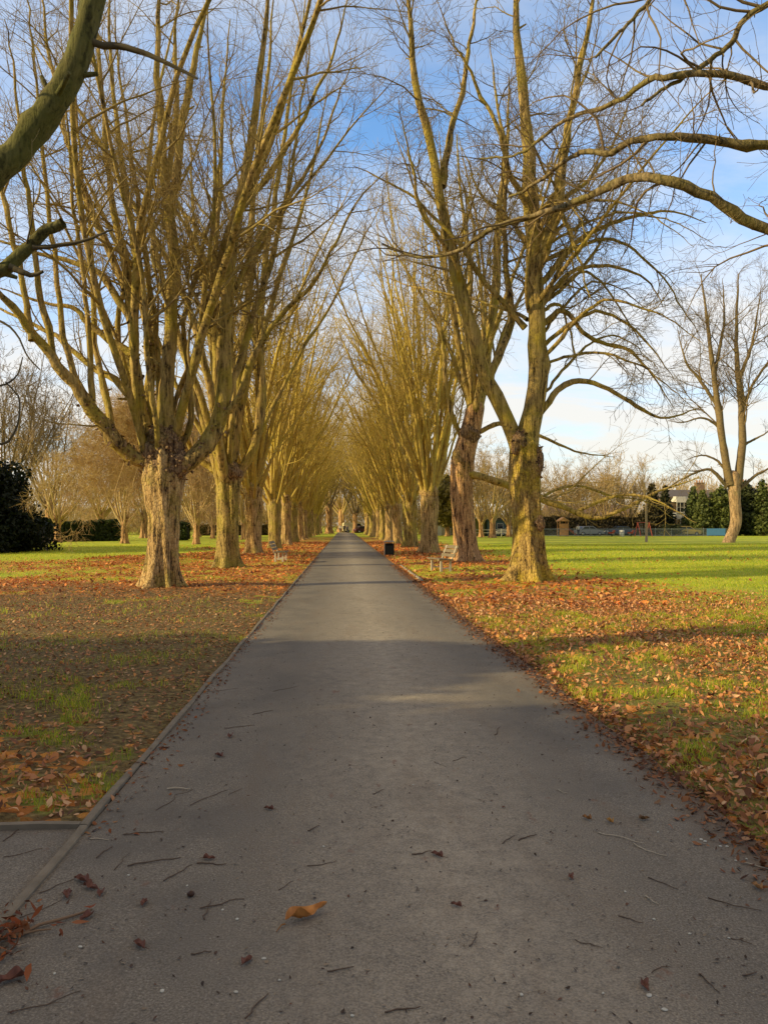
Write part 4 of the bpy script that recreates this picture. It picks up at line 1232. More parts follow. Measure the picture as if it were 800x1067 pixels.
ever_thing('evergreen_tree', 'olive evergreen tree between the golden trunk and the leaning tree', 'tree', evergreen(541, 'oval', 6, 7.5, 4200, .30, (0.12, 0.10, 0.03), (0.42, 0.34, 0.09), z0=1.8), (at(468, 555, 108)[0], 110, 0), 7, .35)
ever_thing('shrub', 'dark low shrub at the foot of the railings near the yellow car', 'shrub', evergreen(545, 'dome', 3.2, 1.6, 1800, .2, (0.02, 0.028, 0.012), (0.06, 0.07, 0.025)), (at(696, 556, 111)[0], 110, 0), 1, .1, trunk=False)

# ------------------------------------------------------------------ litter: leaves and grass
def in_view(x, y, marg=2.0):
    return (x > -0.47*y-marg) & (x < 0.60*y+marg) & (y > 1.5)

def sample_area(n, y0, y1, xl, xr, rng, power=1.0):
    y = y0+(y1-y0)*rng.random(n)**power
    x = xl+(xr-xl)*rng.random(n)
    return x, y

LEAFC = np.array([(0.660, 0.221, 0.054), (0.502, 0.166, 0.045), (0.766, 0.287, 0.072), (0.370, 0.121, 0.041), (0.766, 0.375, 0.135), (0.238, 0.083, 0.036), (0.607, 0.276, 0.108), (0.660, 0.188, 0.041)])
LEAFN = np.array([(0.588, 0.265, 0.119), (0.462, 0.196, 0.085), (0.693, 0.323, 0.136), (0.315, 0.132, 0.064), (0.714, 0.431, 0.230), (0.210, 0.093, 0.051), (0.609, 0.245, 0.085), (0.693, 0.304, 0.093)])
def leaf_mesh(mb, x, y, z, size, rng, tiltm=0.45, cols=LEAFC, bright=1.0, wide=0.42):
    n = len(x)
    a_ = rng.random(n)*2*PI
    s = size*rng.uniform(.45, 1.35, n)
    ex = np.stack([np.cos(a_), np.sin(a_), rng.normal(size=n)*tiltm], 1); ex = norm(ex)
    upv = norm(np.stack([rng.normal(size=n)*tiltm, rng.normal(size=n)*tiltm, np.ones(n)], 1))
    ey = norm(np.cross(upv, ex)); ez = np.cross(ex, ey)
    wd = (wide*rng.uniform(.6, 1.5, n))[:, None]
    cu = rng.uniform(-.25, .5, n)[:, None]; fo = rng.uniform(-.1, .5, n)[:, None]
    p = np.stack([x, y, z], 1)
    s = s[:, None]
    V = []
    for (u, hw) in ((-.5, .08), (-.12, .85), (.22, 1.0), (.5, .05)):
        c_ = p+ex*s*u+ez*s*cu*(u*u*2)
        V += [c_-ey*s*wd*hw*.5+ez*s*fo*hw*wd*.6, c_+ey*s*wd*hw*.5+ez*s*fo*hw*wd*.6*rng.uniform(-.4, 1, (n, 1))]
    V = np.stack(V, 1)
    mn = V[:, :, 2].min(1)
    V[:, :, 2] += (z-mn+0.003)[:, None]*0.75
    base = np.arange(n)[:, None]*8
    q = np.concatenate([base+np.array(k) for k in ((0, 1, 3, 2), (2, 3, 5, 4), (4, 5, 7, 6))])
    cc_ = cols[rng.integers(0, len(cols), n)]*rng.uniform(.65, 1.25, (n, 1))*bright
    mb.add(V.reshape(-1, 3), q, None, np.repeat(cc_, 8, 0))

rng = np.random.default_rng(700)
mb = MB()
def scatter_leaves(N, y0, y1, xl, xr, size, thr=0.25, power=1.0, tilt=.45, cols=LEAFC):
    x, y = sample_area(N, y0, y1, xl, xr, rng, power)
    ok = in_view(x, y, 2.5) & (dist_path(x) > 0.02) & ~((x < PL) & (y < 4.15))
    x, y = x[ok], y[ok]
    l, s_ = masks(x, y)
    keep = rng.random(len(x)) < np.clip((l-thr)*1.6, 0.01, 1)
    x, y = x[keep], y[keep]
    leaf_mesh(mb, x, y, hgt(x, y)+rng.random(len(x))*0.02, size, rng, tilt, cols)
scatter_leaves(36000, 2.5, 17, PR, 11, 0.056, .08, 1.0, .7, LEAFN)
scatter_leaves(9000, 2.5, 16, PR, 10, 0.065, .14, 1.0, .8, LEAFN)
scatter_leaves(34000, 2.5, 16, PR, 10, 0.034, -.1, 1.0, .6, LEAFN)
scatter_leaves(7000, 4.1, 13, -7, PL, 0.06, .42, 1.0, .7, LEAFN)
scatter_leaves(16000, 14, 34, PR, 14, 0.11, .25)
scatter_leaves(30000, 13, 40, -20, PL, 0.10, .25)
scatter_leaves(22000, 34, 70, -12, PL, 0.13, .25)
scatter_leaves(22000, 34, 70, PR, 11, 0.13, .25)
x, y = sample_area(9000, 9, 60, 5, 34, rng)
k_ = in_view(x, y, 2) & (rng.random(9000) < .5*sstep(.35, .6, fbm(x*.25, y*.18, 301, 3))*(1-.6*sstep(20, 50, y)))
leaf_mesh(mb, x[k_], y[k_], hgt(x[k_], y[k_])+.03, .10, rng, .5)
# small broken bits of leaf in the soil, pale and dark
x, y = sample_area(38000, 4.15, 21, -10, PL, rng)
ok = in_view(x, y, 2); x, y = x[ok], y[ok]
leaf_mesh(mb, x, y, hgt(x, y)+.004, .045, rng, .35, LEAFN, .82)
# litter drifting over the right path edge and the left edging
y = 2+28*rng.random(9000)**1.3; x = pr_edge(y)+rng.normal(size=9000)*.13-0.01
leaf_mesh(mb, x, y, np.where(x < PR, pathz(x)+.001, hgt(x, y)+.004), .04, rng, .5, LEAFN*np.array([.6, .55, .55]), .8)
y = 3.9+34*rng.random(1500); x = PL+np.abs(rng.normal(size=1500))*.10
leaf_mesh(mb, x, y, pathz(x)+.001, .035, rng, .3, LEAFC*np.array([.55, .55, .6]), .7)
# the drift of rotting leaves over the edging at the bottom left
n = 260
y = 2.85+rng.normal(size=n)*.16; x = PL-0.01-(2.9-y)*0.25+rng.normal(size=n)*.09
leaf_mesh(mb, x, y, 0.012+rng.random(n)*.02, .05, rng, .6, LEAFC*np.array([.55, .45, .5]), .8, .3)
# scattered crumbs on the path
n = 4200
y = 2.1+26*rng.random(n)**1.5; x = PL+(PR-PL)*rng.random(n)
leaf_mesh(mb, x, y, pathz(x)+.0005, .016, rng, .3, np.array([(0.07, 0.045, 0.033), (0.16, 0.08, 0.05), (0.06, 0.042, 0.034), (0.30, 0.23, 0.16), (0.10, 0.06, 0.045)]), .9)
tag(mb.build('leaf_litter', M_LEAF), kind='stuff', label='brown and orange fallen leaves carpeting the verges under the trees', cat='leaves')

# grass blades
rng = np.random.default_rng(710)
mb = MB()
G0 = np.array([(0.28, 0.38, 0.025), (0.40, 0.52, 0.03), (0.53, 0.60, 0.035), (0.66, 0.60, 0.05), (0.70, 0.54, 0.12)])
def scatter_grass(N, y0, y1, xl, xr, hgt_, wid, thr=0.0, power=1.0, lush=1.0, colmul=1.0, clump=True, leaf_k=1.0):
    x, y = sample_area(N, y0, y1, xl, xr, rng, power)
    ok = in_view(x, y, 1.5) & (dist_path(x) > 0.04) & ~((x < PL) & (y < 4.1))
    x, y = x[ok], y[ok]
    l, s_ = masks(x, y)
    cl_ = fbm(x*3.4+40, y*3.4, 91, 3)
    cl2 = fbm(x*0.9+40, y*0.9, 95, 3)
    pr = np.clip(1-leaf_k*1.05*l-(0.9 if not clump else np.where(x < 0, .82, .5))*s_, 0.03, 1)
    if clump: pr = pr*np.clip(sstep(0.40, 0.62, cl_)*1.5*sstep(.3, .6, cl2)*1.5, .03, 1)
    k = rng.random(len(x)) < pr
    x, y, cl_ = x[k], y[k], cl_[k]
    n = len(x)
    a_ = rng.random(n)*2*PI
    h = hgt_*rng.uniform(.5, 1.3, n)*(0.5+1.2*sstep(.4, .75, cl_) if clump else 1)
    w_ = wid*rng.uniform(.6, 1.3, n)
    le = rng.normal(size=(n, 2))*0.45
    p = np.stack([x, y, hgt(x, y)-.004], 1)
    sx = np.stack([np.cos(a_), np.sin(a_), 0*a_], 1)*w_[:, None]*.5
    mid = p+np.stack([le[:, 0]*h*.35, le[:, 1]*h*.35, h*.6], 1)
    tip = p+np.stack([le[:, 0]*h*1.1, le[:, 1]*h*1.1, h], 1)
    V = np.stack([p-sx, p+sx, mid-sx*.8, mid+sx*.8, tip], 1)
    base = np.arange(n)[:, None]*5
    ci = np.minimum((rng.random(n)**1.2*5).astype(int), 4)
    cc_ = G0[ci]*rng.uniform(.7, 1.2, (n, 1))*colmul
    if clump: cc_ = cc_*(0.75+.5*sstep(.45, .7, cl_))[:, None]
    mb.add(V.reshape(-1, 3), base+np.array([0, 1, 3, 2]), base+np.array([2, 3, 4]), np.repeat(cc_, 5, 0))
scatter_grass(130000, 4.1, 11, -7, PL, .048, .0045, leaf_k=.5, colmul=.8)
scatter_grass(200000, 3.0, 13, PR, 9, .055, .0042, leaf_k=.5)
scatter_grass(90000, 3.0, 14, PR, 10, .03, .004, clump=False, leaf_k=.4)
scatter_grass(24000, 4.1, 20, -9, PL, .03, .0045, clump=False, leaf_k=.4, colmul=.8)
scatter_grass(50000, 12, 24, -13, PL, .06, .008, leaf_k=.9)
scatter_grass(110000, 12, 30, PR, 20, .055, .009, clump=False, colmul=1.15)
scatter_grass(90000, 30, 62, 5, 40, .07, .018, clump=False, colmul=1.15)
scatter_grass(40000, 24, 60, -30, -6, .07, .016, clump=False)
tag(mb.build('grass', M_GRASS), kind='stuff', label='short green grass growing on the verges and lawns', cat='grass')

# ------------------------------------------------------------------ single pieces lying on the path
rng = np.random.default_rng(720)
M_STICK = simple_mat('dead_twig', (0.125, 0.085, 0.062), .9, .4, 30)
M_STICKP = simple_mat('bleached_twig', (0.48, 0.40, 0.30), .85, .3, 30)
def stick(px, py, Lpx, ang, r=.004, mat=None, label='thin dark twig lying on the asphalt path', group='dark twigs on the path', forks=0, name='fallen_twig'):
    p = gnd(px, py)
    L = Lpx*p[1]/F
    # a screen angle on the ground plane: stretch depth
    dx = math.cos(ang); dy = math.sin(ang)*p[1]/CAMH
    mag = math.hypot(dx, dy); L *= min(mag, 3.0); dx /= mag; dy /= mag
    n = 7
    s = np.linspace(-.5, .5, n)
    side = np.cumsum(rng.normal(size=n))*L*.045
    P = np.stack([dx*s*L-dy*side, dy*s*L+dx*side, np.abs(rng.normal(size=n))*r*.6+r*.9], 1)
    mb = MB().tube(P, np.linspace(r, r*.55, n), 6)
    for k in range(forks):
        i = rng.integers(2, 5)
        q = P[i]; e = q+np.array([dx*L*.22-dy*L*.12*(1 if k else -1), dy*L*.22+dx*L*.12*(1 if k else -1), .004])
        mb.tube([q, (q+e)/2+[0, 0, .004], e], [r*.6, r*.5, r*.35], 5)
    o = mb.build(name, mat or M_STICK, None, loc=(p[0], p[1], float(pathz(p[0]))+.0005))
    tag(o, label, 'twig', group)
    return o
dark = [(47, 1047, 62, .35), (160, 900, 45, .25), (60, 925, 30, .4), (220, 905, 30, -.1), (265, 1055, 28, 1.2), (210, 998, 20, .1), (355, 1017, 28, .15),
        (230, 945, 40, .3), (218, 953, 20, 1.5), (298, 928, 16, .6), (327, 868, 12, .5), (190, 915, 30, .5), (130, 900, 18, 1.2), (150, 870, 40, .05),
        (180, 835, 35, .6), (212, 833, 26, .7), (245, 828, 12, .6), (740, 1030, 22, -1.1), (765, 945, 45, -.35), (690, 1018, 25, .1), (780, 1020, 18, .3),
        (548, 877, 22, .3), (530, 880, 18, .5), (420, 1062, 38, .05), (490, 985, 18, 1.1), (613, 990, 24, -.5), (335, 905, 30, .15), (250, 760, 30, .1),
        (300, 720, 26, .2), (232, 720, 34, .1), (240, 690, 24, .3), (275, 745, 20, .2), (440, 895, 22, .1), (690, 925, 24, -.6), (770, 985, 20, -.4), (655, 965, 20, -.5),
        (110, 890, 14, .9), (25, 890, 30, .3), (20, 870, 16, 1.1), (45, 950, 34, .5), (480, 795, 18, .2), (520, 765, 14, .6), (460, 800, 14, -.4), (395, 830, 14, .3)]
for (a1, a2, a3, a4) in dark:
    stick(a1, a2, a3, a4, r=rng.uniform(.0014, .0034), forks=int(rng.random() < .3))
for (a1, a2, a3, a4, lab) in [(187, 824, 24, 0.0, 'short thick bleached stick left of the middle of the path'), (674, 890, 22, -.75, 'bleached white twig on the right of the path'), (103, 877, 20, -.1, 'pale twig beside the left edging'),
                              (645, 878, 40, -.35, 'long thin pale twig on the right of the path'), (680, 942, 14, -.6, 'small pale forked twig right of centre on the path'), (790, 905, 22, -.4, 'pale twig near the right edge of the path'),
                              (586, 828, 9, -.5, 'small pale twig at the right edge of the path litter')]:
    stick(a1, a2, a3, a4, r=.0055 if a1 == 187 else .003, mat=M_STICKP, label=lab, group=None, forks=int(a1 == 680))
stick(40, 968, 85, .42, r=.008, mat=simple_mat('brown_stick', (0.24, 0.15, 0.09), .85, .3, 20), label='thick brown stick lying on the leaf drift at the bottom left', group=None, forks=1)

def curled_leaf(px, py, L, rz, col, label, group=None, w_=.34, curl=.25, name='fallen_leaf', wav=.12):
    p = gnd(px, py)
    nu, nv = 15, 5
    u = np.linspace(0, 1, nu); v = np.linspace(-1, 1, nv)
    U, Vv = np.meshgrid(u, v, indexing='ij')
    prof = np.sin(PI*np.clip(U*1.0, 0, 1)**.8)**.75*(1-.25*U)
    prof = np.maximum(prof, .03)
    bx = (U-.5)*L
    by = Vv*prof*L*w_*.5+np.sin(U*5+1)*L*.05+.03*L*np.sin(U*17+Vv*3)*prof
    bz = L*(curl*(U-.45)**2+np.abs(Vv)**1.5*prof*w_*.55*(1+.5*np.sin(U*9))+wav*.5*np.sin(U*12+Vv*2)*prof*.5)
    bz = bz-bz.min()+.004
    i0 = (np.arange(nu-1)[:, None]*nv+np.arange(nv-1)[None]).ravel()
    q = np.stack([i0, i0+nv, i0+nv+1, i0+1], 1)
    mb = MB()
    cc_ = np.asarray(col)[None]*(0.7+.5*rng.random((nu*nv, 1)))*np.where(np.abs(Vv.ravel())[:, None] < .1, .75, 1.0)
    mb.add(np.stack([bx, by, bz], -1).reshape(-1, 3), q, None, cc_)
    # the stalk
    k0 = mb.n
    vv, qq = tubes(np.array([[(-.5*L, np.sin(1)*L*.05, .006), (-.6*L, np.sin(1)*L*.05-.01*L, .01), (-.78*L, -.06*L, .005)]]), np.array([[.0022, .0018, .0012]])*L/.14, 5)
    mb.add(vv, qq, None, np.tile(np.asarray(col)*.5, (len(vv), 1)))
    o = mb.build(name, M_LEAF, None, loc=(p[0], p[1], float(pathz(p[0]))))
    o.rotation_euler = (0, 0, rz)
    return tag(o, label, 'leaf', group)
curled_leaf(320, 961, .20, .72, (0.62, 0.27, 0.075), 'large curled orange leaf lying alone in the middle foreground of the path', w_=.30, curl=.22, wav=.2)
curled_leaf(611, 857, .055, 2.4, (0.36, 0.17, 0.06), 'small tan leaf on the right of the path, left of a paler one', w_=.6)
curled_leaf(635, 860, .05, 2.0, (0.50, 0.26, 0.07), 'small bright yellow-brown leaf on the right of the path', w_=.7)
curled_leaf(788, 928, .06, 1.9, (0.42, 0.22, 0.09), 'small tan leaf near the right edge of the picture on the path', w_=.6)
curled_leaf(671, 857, .06, .2, (0.20, 0.11, 0.05), 'dull brown leaf on the path short of the right verge', w_=.55)
for (a1, a2, L) in [(455, 897, .07), (85, 920, .09), (95, 928, .08), (145, 990, .07), (150, 945, .06), (258, 1008, .06), (218, 899, .06), (475, 950, .05), (595, 920, .05), (70, 935, .08), (228, 790, .08), (280, 847, .06), (672, 1035, .06), (240, 770, .08), (10, 1025, .1), (90, 960, .07), (105, 935, .06)]:
    curled_leaf(a1, a2, L, rng.random()*6.28, (0.20, 0.085, 0.06), 'small dark red-brown rotting leaf on the path', 'dark rotting leaves on the path', w_=.5, curl=.05, wav=.03)

M_CHIP = simple_mat('pale_chip', (0.55, 0.53, 0.46), .8, .2, 40)
for (a1, a2, s) in [(169, 1038, 1.2), (246, 1040, 1), (247, 963, 1), (84, 990, 1), (275, 1005, 1.1), (291, 1028, .7), (543, 1044, 1), (676, 1044, 1.3), (692, 1059, 1.2), (628, 1042, .7), (759, 982, .7), (718, 978, .8), (681, 963, .8),
                    (651, 934, .8), (730, 877, 1.3), (734, 879, 1.2), (750, 884, 1.0), (757, 884, .9), (766, 899, .9), (777, 897, .8), (685, 870, .8), (500, 758, 1), (430, 822, .8), (458, 822, .8), (337, 887, .9), (134, 915, .8), (195, 927, .8), (232, 953, .8), (57, 1018, .8), (367, 1066, .9)]:
    p = gnd(a1, a2)
    v, q = lump((0, 0, .002), (.0085*s, .0065*s, .003), rng, .2, 1.5, 9, 6)
    o = MB().add(v, q).build('stone_chip', M_CHIP, None, loc=(p[0], p[1], float(pathz(p[0]))))
    o.rotation_euler = (0, 0, rng.random()*6)
    tag(o, 'tiny pale stone chip lying on the asphalt path', 'stone', 'pale chips on the path')
p = gnd(199, 938)
mb = MB(); v, q = lump((0, 0, .011), (.016, .014, .012), rng, .1, 1.5, 16, 10); mb.add(v, q)
tag(mb.build('conker', simple_mat('conker_brown', (0.06, 0.028, 0.018), .4, .3, 30), None, loc=(p[0], p[1], float(pathz(p[0])))), 'round dark brown conker lying left of the middle of the path', 'conker')

# ------------------------------------------------------------------ benches and bin
M_SLAT = simple_mat('bench_slat', (0.20, 0.16, 0.105), .75, .35, 8)
M_SLATP = simple_mat('bench_slat_pale', (0.55, 0.47, 0.36), .75, .3, 8)
M_LEG = simple_mat('bench_leg', (0.62, 0.54, 0.42), .7, .2, 8)
M_LEGD = simple_mat('bench_leg_dark', (0.16, 0.12, 0.09), .7, .2, 8)
def bench(label, loc, rz, L=1.8, slat=None, leg=None):
    """sitter faces -x in local space; long axis along y"""
    slat = slat or M_SLAT; leg = leg or M_LEG
    t_ = thing('park_bench', label, 'bench', loc, rz, None)
    seat = MB()
    for k in range(4):
        seat.box((-.24+k*.125, 0, .455-.008*k), (.105, L, .035))
    seat.build('seat', slat, t_, smooth=False)
    bk = MB()
    for k in range(3):
        bk.box((.235+.055*k, 0, .56+.135*k), (.03, L, .105), 0, .38)
    bk.build('backrest', slat, t_, smooth=False)
    for s in (-1, 1):
        yq = s*L*.36
        l = MB().box((-.17, yq, .21), (.07, .06, .46), 0, 0, .85); l.build('leg', leg, t_, smooth=False)
        l = MB().box((.14, yq, .21), (.07, .06, .46), 0, 0, .85); l.build('leg', leg, t_, smooth=False)
        a_ = MB().box((-.02, yq, .425), (.5, .055, .03)); a_.build('seat_bearer', leg, t_, smooth=False)
        a_ = MB().box((-.02, yq, .16), (.26, .04, .04)); a_.build('stretcher', leg, t_, smooth=False)
        a_ = MB().box((.275, yq, .66), (.03, .05, .46), 0, .38); a_.build('back_support', leg, t_, smooth=False)
    return t_
p = gnd(457, 598)
bench('slatted bench with pale legs on the right verge facing the path, before the leaning tree', (p[0]+.15, p[1]+.5, 0.02), R(11), 1.35)
p = gnd(291, 587)
bench('slatted bench on the left verge facing the path, behind the second left tree', (p[0], p[1]+.5, 0.02), R(180-3), 1.4, M_SLAT)
p = gnd(54, 573)
bench('pale bench standing far back on the left lawn beside the dark yew', (p[0], 47.5, 0.02), R(68), 1.5, M_SLATP, M_SLATP)

p = gnd(399, 579.5)
tb = thing('litter_bin', 'square dark litter bin with a pale top on the right edge of the path', 'bin', (2.30, p[1], 0.0), R(-4))
M_BIN = simple_mat('bin_dark', (0.016, 0.018, 0.017), .5, .3, 10)
M_BINT = simple_mat('bin_frame', (0.42, 0.39, 0.34), .6, .2, 10)
MB().box((0, 0, .36), (.44, .44, .56), taper=1.03).build('panel_body', M_BIN, tb, smooth=False)
for sx in (-1, 1):
    for sy in (-1, 1):
        MB().box((sx*.235, sy*.235, .36), (.035, .035, .72)).build('corner_post', M_BINT if sx < 0 else M_BIN, tb, smooth=False)
MB().box((0, 0, .735), (.54, .54, .03)).box((0, 0, .765), (.44, .44, .03), taper=.8).build('lid', M_BINT, tb, smooth=False)
MB().box((0, -.226, .60), (.30, .012, .12)).build('opening', simple_mat('bin_hole', (.004, .004, .004), .9, .1), tb, smooth=False)

# ------------------------------------------------------------------ buildings
M_BRICK = None
def brick(name, c0, c1, mortar):
    m, t, b, o = material(name)
    c = t.coord()
    br = t.new('ShaderNodeTexBrick')
    t.link(t.mapping(c, rot=(PI/2, 0, 0)), br.inputs['Vector'])
    br.inputs['Color1'].default_value = (*c0, 1); br.inputs['Color2'].default_value = (*c1, 1); br.inputs['Mortar'].default_value = (*mortar, 1)
    br.inputs['Scale'].default_value = 4.5; br.inputs['Mortar Size'].default_value = .015
    n = t.noise(c, 1.2, 4)
    t.link(t.mix(t.math('MULTIPLY', n, .4), br.outputs['Color'], c0), b.inputs['Base Color'])
    b.inputs['Roughness'].default_value = .9
    return m
M_BRICK = brick('brick_brown', (0.26, 0.15, 0.09), (0.33, 0.20, 0.12), (0.35, 0.3, 0.24))
M_ROOF = simple_mat('roof_slate', (0.13, 0.11, 0.10), .8, .3, 5)
M_ROOFB = simple_mat('roof_brown', (0.17, 0.11, 0.075), .85, .3, 4)
M_WHITE = simple_mat('white_paint', (0.74, 0.70, 0.62), .6, .08, 4)
m, t, b, o = material('window_glass'); b.inputs['Base Color'].default_value = (0.03, 0.035, 0.04, 1); b.inputs['Roughness'].default_value = .08; b.inputs['Specular IOR Level'].default_value = .6
M_GLASS = m
M_POT = simple_mat('chimney_pot', (0.42, 0.22, 0.12), .85, .2)

def window(parent, x, y, z, w_, h_, nv=2, nh=2):
    f = MB()
    f.box((x, y-.05, z+h_/2-.04), (w_, .1, .08)).box((x, y-.05, z-h_/2+.04), (w_, .1, .08))
    f.box((x-w_/2+.04, y-.05, z), (.08, .1, h_-.16)).box((x+w_/2-.04, y-.05, z), (.08, .1, h_-.16))
    for k in range(1, nv): f.box((x-w_/2+w_*k/nv, y-.045, z), (.05, .07, h_-.17))
    for k in range(1, nh): f.box((x, y-.047, z-h_/2+h_*k/nh), (w_-.17, .06, .05))
    wo_ = f.build('window', M_WHITE, parent, smooth=False)
    MB().box((x, y-.02, z), (w_-.1, .03, h_-.1)).build('pane', M_GLASS, wo_, smooth=False)
    MB().box((x, y-.09, z-h_/2-.06), (w_+.2, .22, .09)).build('sill', M_WHITE, wo_, smooth=False)
    return wo_

def house(label, px0, px1, D, eave, ridge, wins, bays=(), chim=(), mat=None, roof=None, name='brick_house', depth=8.0):
    x0 = at(px0, 550, D)[0]; x1 = at(px1, 550, D)[0]
    W = x1-x0
    t_ = thing(name, label, 'house', ((x0+x1)/2, D, 0))
    MB().box((0, depth/2, eave/2), (W, depth, eave)).build('wall', mat or M_BRICK, t_, smooth=False)
    rf = MB()
    ov = .35
    rf.add([(-W/2-.1, -ov, eave-.05), (W/2+.1, -ov, eave-.05), (W/2+.1, depth/2, ridge), (-W/2-.1, depth/2, ridge), (-W/2-.1, depth+ov, eave-.05), (W/2+.1, depth+ov, eave-.05),
            (-W/2-.1, -ov, eave+.1), (W/2+.1, -ov, eave+.1), (W/2+.1, depth/2, ridge+.15), (-W/2-.1, depth/2, ridge+.15), (-W/2-.1, depth+ov, eave+.1), (W/2+.1, depth+ov, eave+.1)],
           [(6, 7, 8, 9), (9, 8, 11, 10), (0, 3, 2, 1), (3, 4, 5, 2), (0, 1, 7, 6), (4, 10, 11, 5)], [])
    rf.add([(-W/2-.1, -ov, eave-.05), (-W/2-.1, depth/2, ridge+.15), (-W/2-.1, depth+ov, eave-.05), (W/2+.1, -ov, eave-.05), (W/2+.1, depth/2, ridge+.15), (W/2+.1, depth+ov, eave-.05)], None, [(0, 1, 2), (3, 5, 4)])
    r_ = rf.build('roof', roof or M_ROOF, t_, smooth=False)
    for cx in chim:
        x = at(cx, 550, D)[0]-(x0+x1)/2
        c_ = MB().box((x, depth/2, ridge+.55), (1.5, .8, 1.5)).box((x, depth/2, ridge+1.36), (1.64, .94, .14)).build('chimney', M_BRICK, r_, smooth=False)
        pm = MB()
        for k in (-.45, 0, .45): pm.tube([(x+k, depth/2, ridge+1.4), (x+k, depth/2, ridge+1.85)], [.13, .10], 10)
        pm.build('chimney_pot', M_POT, c_)
    for (cx, z, w_, h_) in wins:
        window(t_, at(cx, 550, D)[0]-(x0+x1)/2, 0, z, w_, h_)
    for cx in bays:
        x = at(cx, 550, D)[0]-(x0+x1)/2
        bo = None
        prof = [(-1.5, 0), (-1.0, -.9), (1.0, -.9), (1.5, 0)]
        for (za, zb) in ((0, .9), (2.7, 3.7), (5.5, 6.4)):
            v = [(x+a_, b_, za) for a_, b_ in prof]+[(x+a_, b_, zb) for a_, b_ in prof]
            bo = MB().add(v, [(k, k+1, 5+k, 4+k) for k in range(3)]+[(7, 6, 5, 4), (0, 3, 2, 1)]).build('bay_panel', M_WHITE, t_, smooth=False)
        for zc in (1.8, 4.6):
            window(bo, x, -.86, zc, 1.9, 1.75, 3, 2)
    return t_
house('brown brick house with white bay windows and chimney seen between the conifers', 692, 764, 127, 6.3, 7.6, [(728, 5, 1.1, 1.6), (742, 5, 1.1, 1.6), (755, 5, 1.1, 1.6), (742, 2, 1.1, 1.6)], (708,), (740,))
house('brown brick house with a chimney behind the lone tree at the right', 765, 830, 127.5, 6.4, 7.8, [(785, 5, 1.1, 1.6), (800, 5, 1.1, 1.6), (812, 2, 1.2, 1.6)], (), (787,))
house('long low brown roofed building behind the brown hedge', 575, 662, 134, 3.3, 5.2, [(590, 1.8, 1.4, 1.3), (605, 1.8, 1.4, 1.3), (620, 1.8, 1.4, 1.3), (640, 1.8, 1.4, 1.3)], (), (), None, M_ROOFB, 'low_building', 9)

# sports huts seen under the right hand trees
M_TEAL = simple_mat('teal_paint', (0.10, 0.16, 0.17), .6, .15, 3)
M_CREAM = simple_mat('cream_wall', (0.50, 0.44, 0.30), .7, .15, 3)
M_OLV = simple_mat('olive_panel', (0.22, 0.22, 0.06), .7, .15, 3)
def hut(label, px, D, W, Hh, dep, wall, roof, name='hut', shutter=None):
    x = at(px, 555, D)[0]
    t_ = thing(name, label, 'hut', (x, D, 0))
    MB().box((0, dep/2, Hh/2), (W, dep, Hh)).build('wall', wall, t_, smooth=False)
    MB().box((0, dep/2-.1, Hh+.06), (W+.4, dep+.5, .12)).build('roof', roof, t_, smooth=False)
    MB().box((-W*.22, -.02, 1.0), (.85, .05, 1.95)).build('door', shutter or M_WHITE, t_, smooth=False)
    w2 = MB().box((W*.2, -.03, 1.45), (W*.34, .05, .8)).build('window', M_WHITE, t_, smooth=False)
    MB().box((W*.2, -.06, 1.45), (W*.34-.12, .03, .68)).build('pane', M_GLASS, w2, smooth=False)
    return t_
hut('dark teal flat roofed hut behind the white fence left of the first right trunk', 517, 110, 2.6, 2.35, 3, M_TEAL, M_ROOF, shutter=M_TEAL)
hut('small olive hut left of the dark teal hut', 500, 111, 1.5, 2.5, 2, M_OLV, M_CREAM, shutter=M_OLV)
hut('pale cream pavilion seen between the golden trunk and the leaning tree', 464, 118, 4.6, 2.8, 4, M_CREAM, M_WHITE)

# ------------------------------------------------------------------ fences
M_RAIL = simple_mat('railing_paint', (0.30, 0.33, 0.35), .6, .15, 2, .2)
M_RAILW = simple_mat('white_rail', (0.70, 0.67, 0.60), .6, .1, 2)
def fence(label, p0, p1, Hh, rails, post_gap, mat, name, pick=0.0, pr=.05):
    p0 = np.asarray(p0); p1 = np.asarray(p1)
    L = np.linalg.norm(p1-p0); ang = math.atan2(p1[1]-p0[1], p1[0]-p0[0])
    t_ = thing(name, label, 'fence', (p0[0], p0[1], 0), ang)
    n = int(L/post_gap)
    for k in range(n+1):
        MB().box((L*k/n, 0, Hh/2), (pr, pr, Hh)).box((L*k/n, 0, Hh+.02), (pr*1.25, pr*1.25, .04)).build('post', mat, t_, smooth=False)
    for z in rails:
        MB().box((L/2, -.004-pr/2-.015, z), (L, .03, .06)).build('rail', mat, t_, smooth=False)
    if pick:
        pk = MB()
        for k in range(int(L/pick)): pk.box(((k+.5)*pick, 0.012, Hh*.5), (.018, .018, Hh*.88))
        pk.build('pickets', mat, t_, smooth=False)
    return t_
fence('grey blue playground railings along the far side of the right lawn', (at(564, 557, 107)[0], 107), (at(766, 557, 107)[0], 107), 1.15, (.15, 1.05), 2.2, M_RAIL, 'railings', .13)
fence('white post and rail fence behind the first right trunk', (at(484, 557, 104)[0], 104), (at(541, 557, 104)[0], 104), 1.05, (.55, .95), 2.0, M_RAILW, 'rail_fence', 0, .10)

# blue board
p = at(746, 556, 106.6)
tb = thing('blue_board', 'low bright blue board fixed along the railings left of the lone tree', 'board', (p[0], 106.7, 0))
MB().box((0, 0, .62), (2.7, .04, 1.0)).build('panel', simple_mat('blue_panel', (0.10, 0.26, 0.50), .6, .15, 2), tb, smooth=False)
for s in (-1.2, 0, 1.2): MB().box((s, .05, .55), (.06, .05, 1.15)).build('post', M_RAIL, tb, smooth=False)

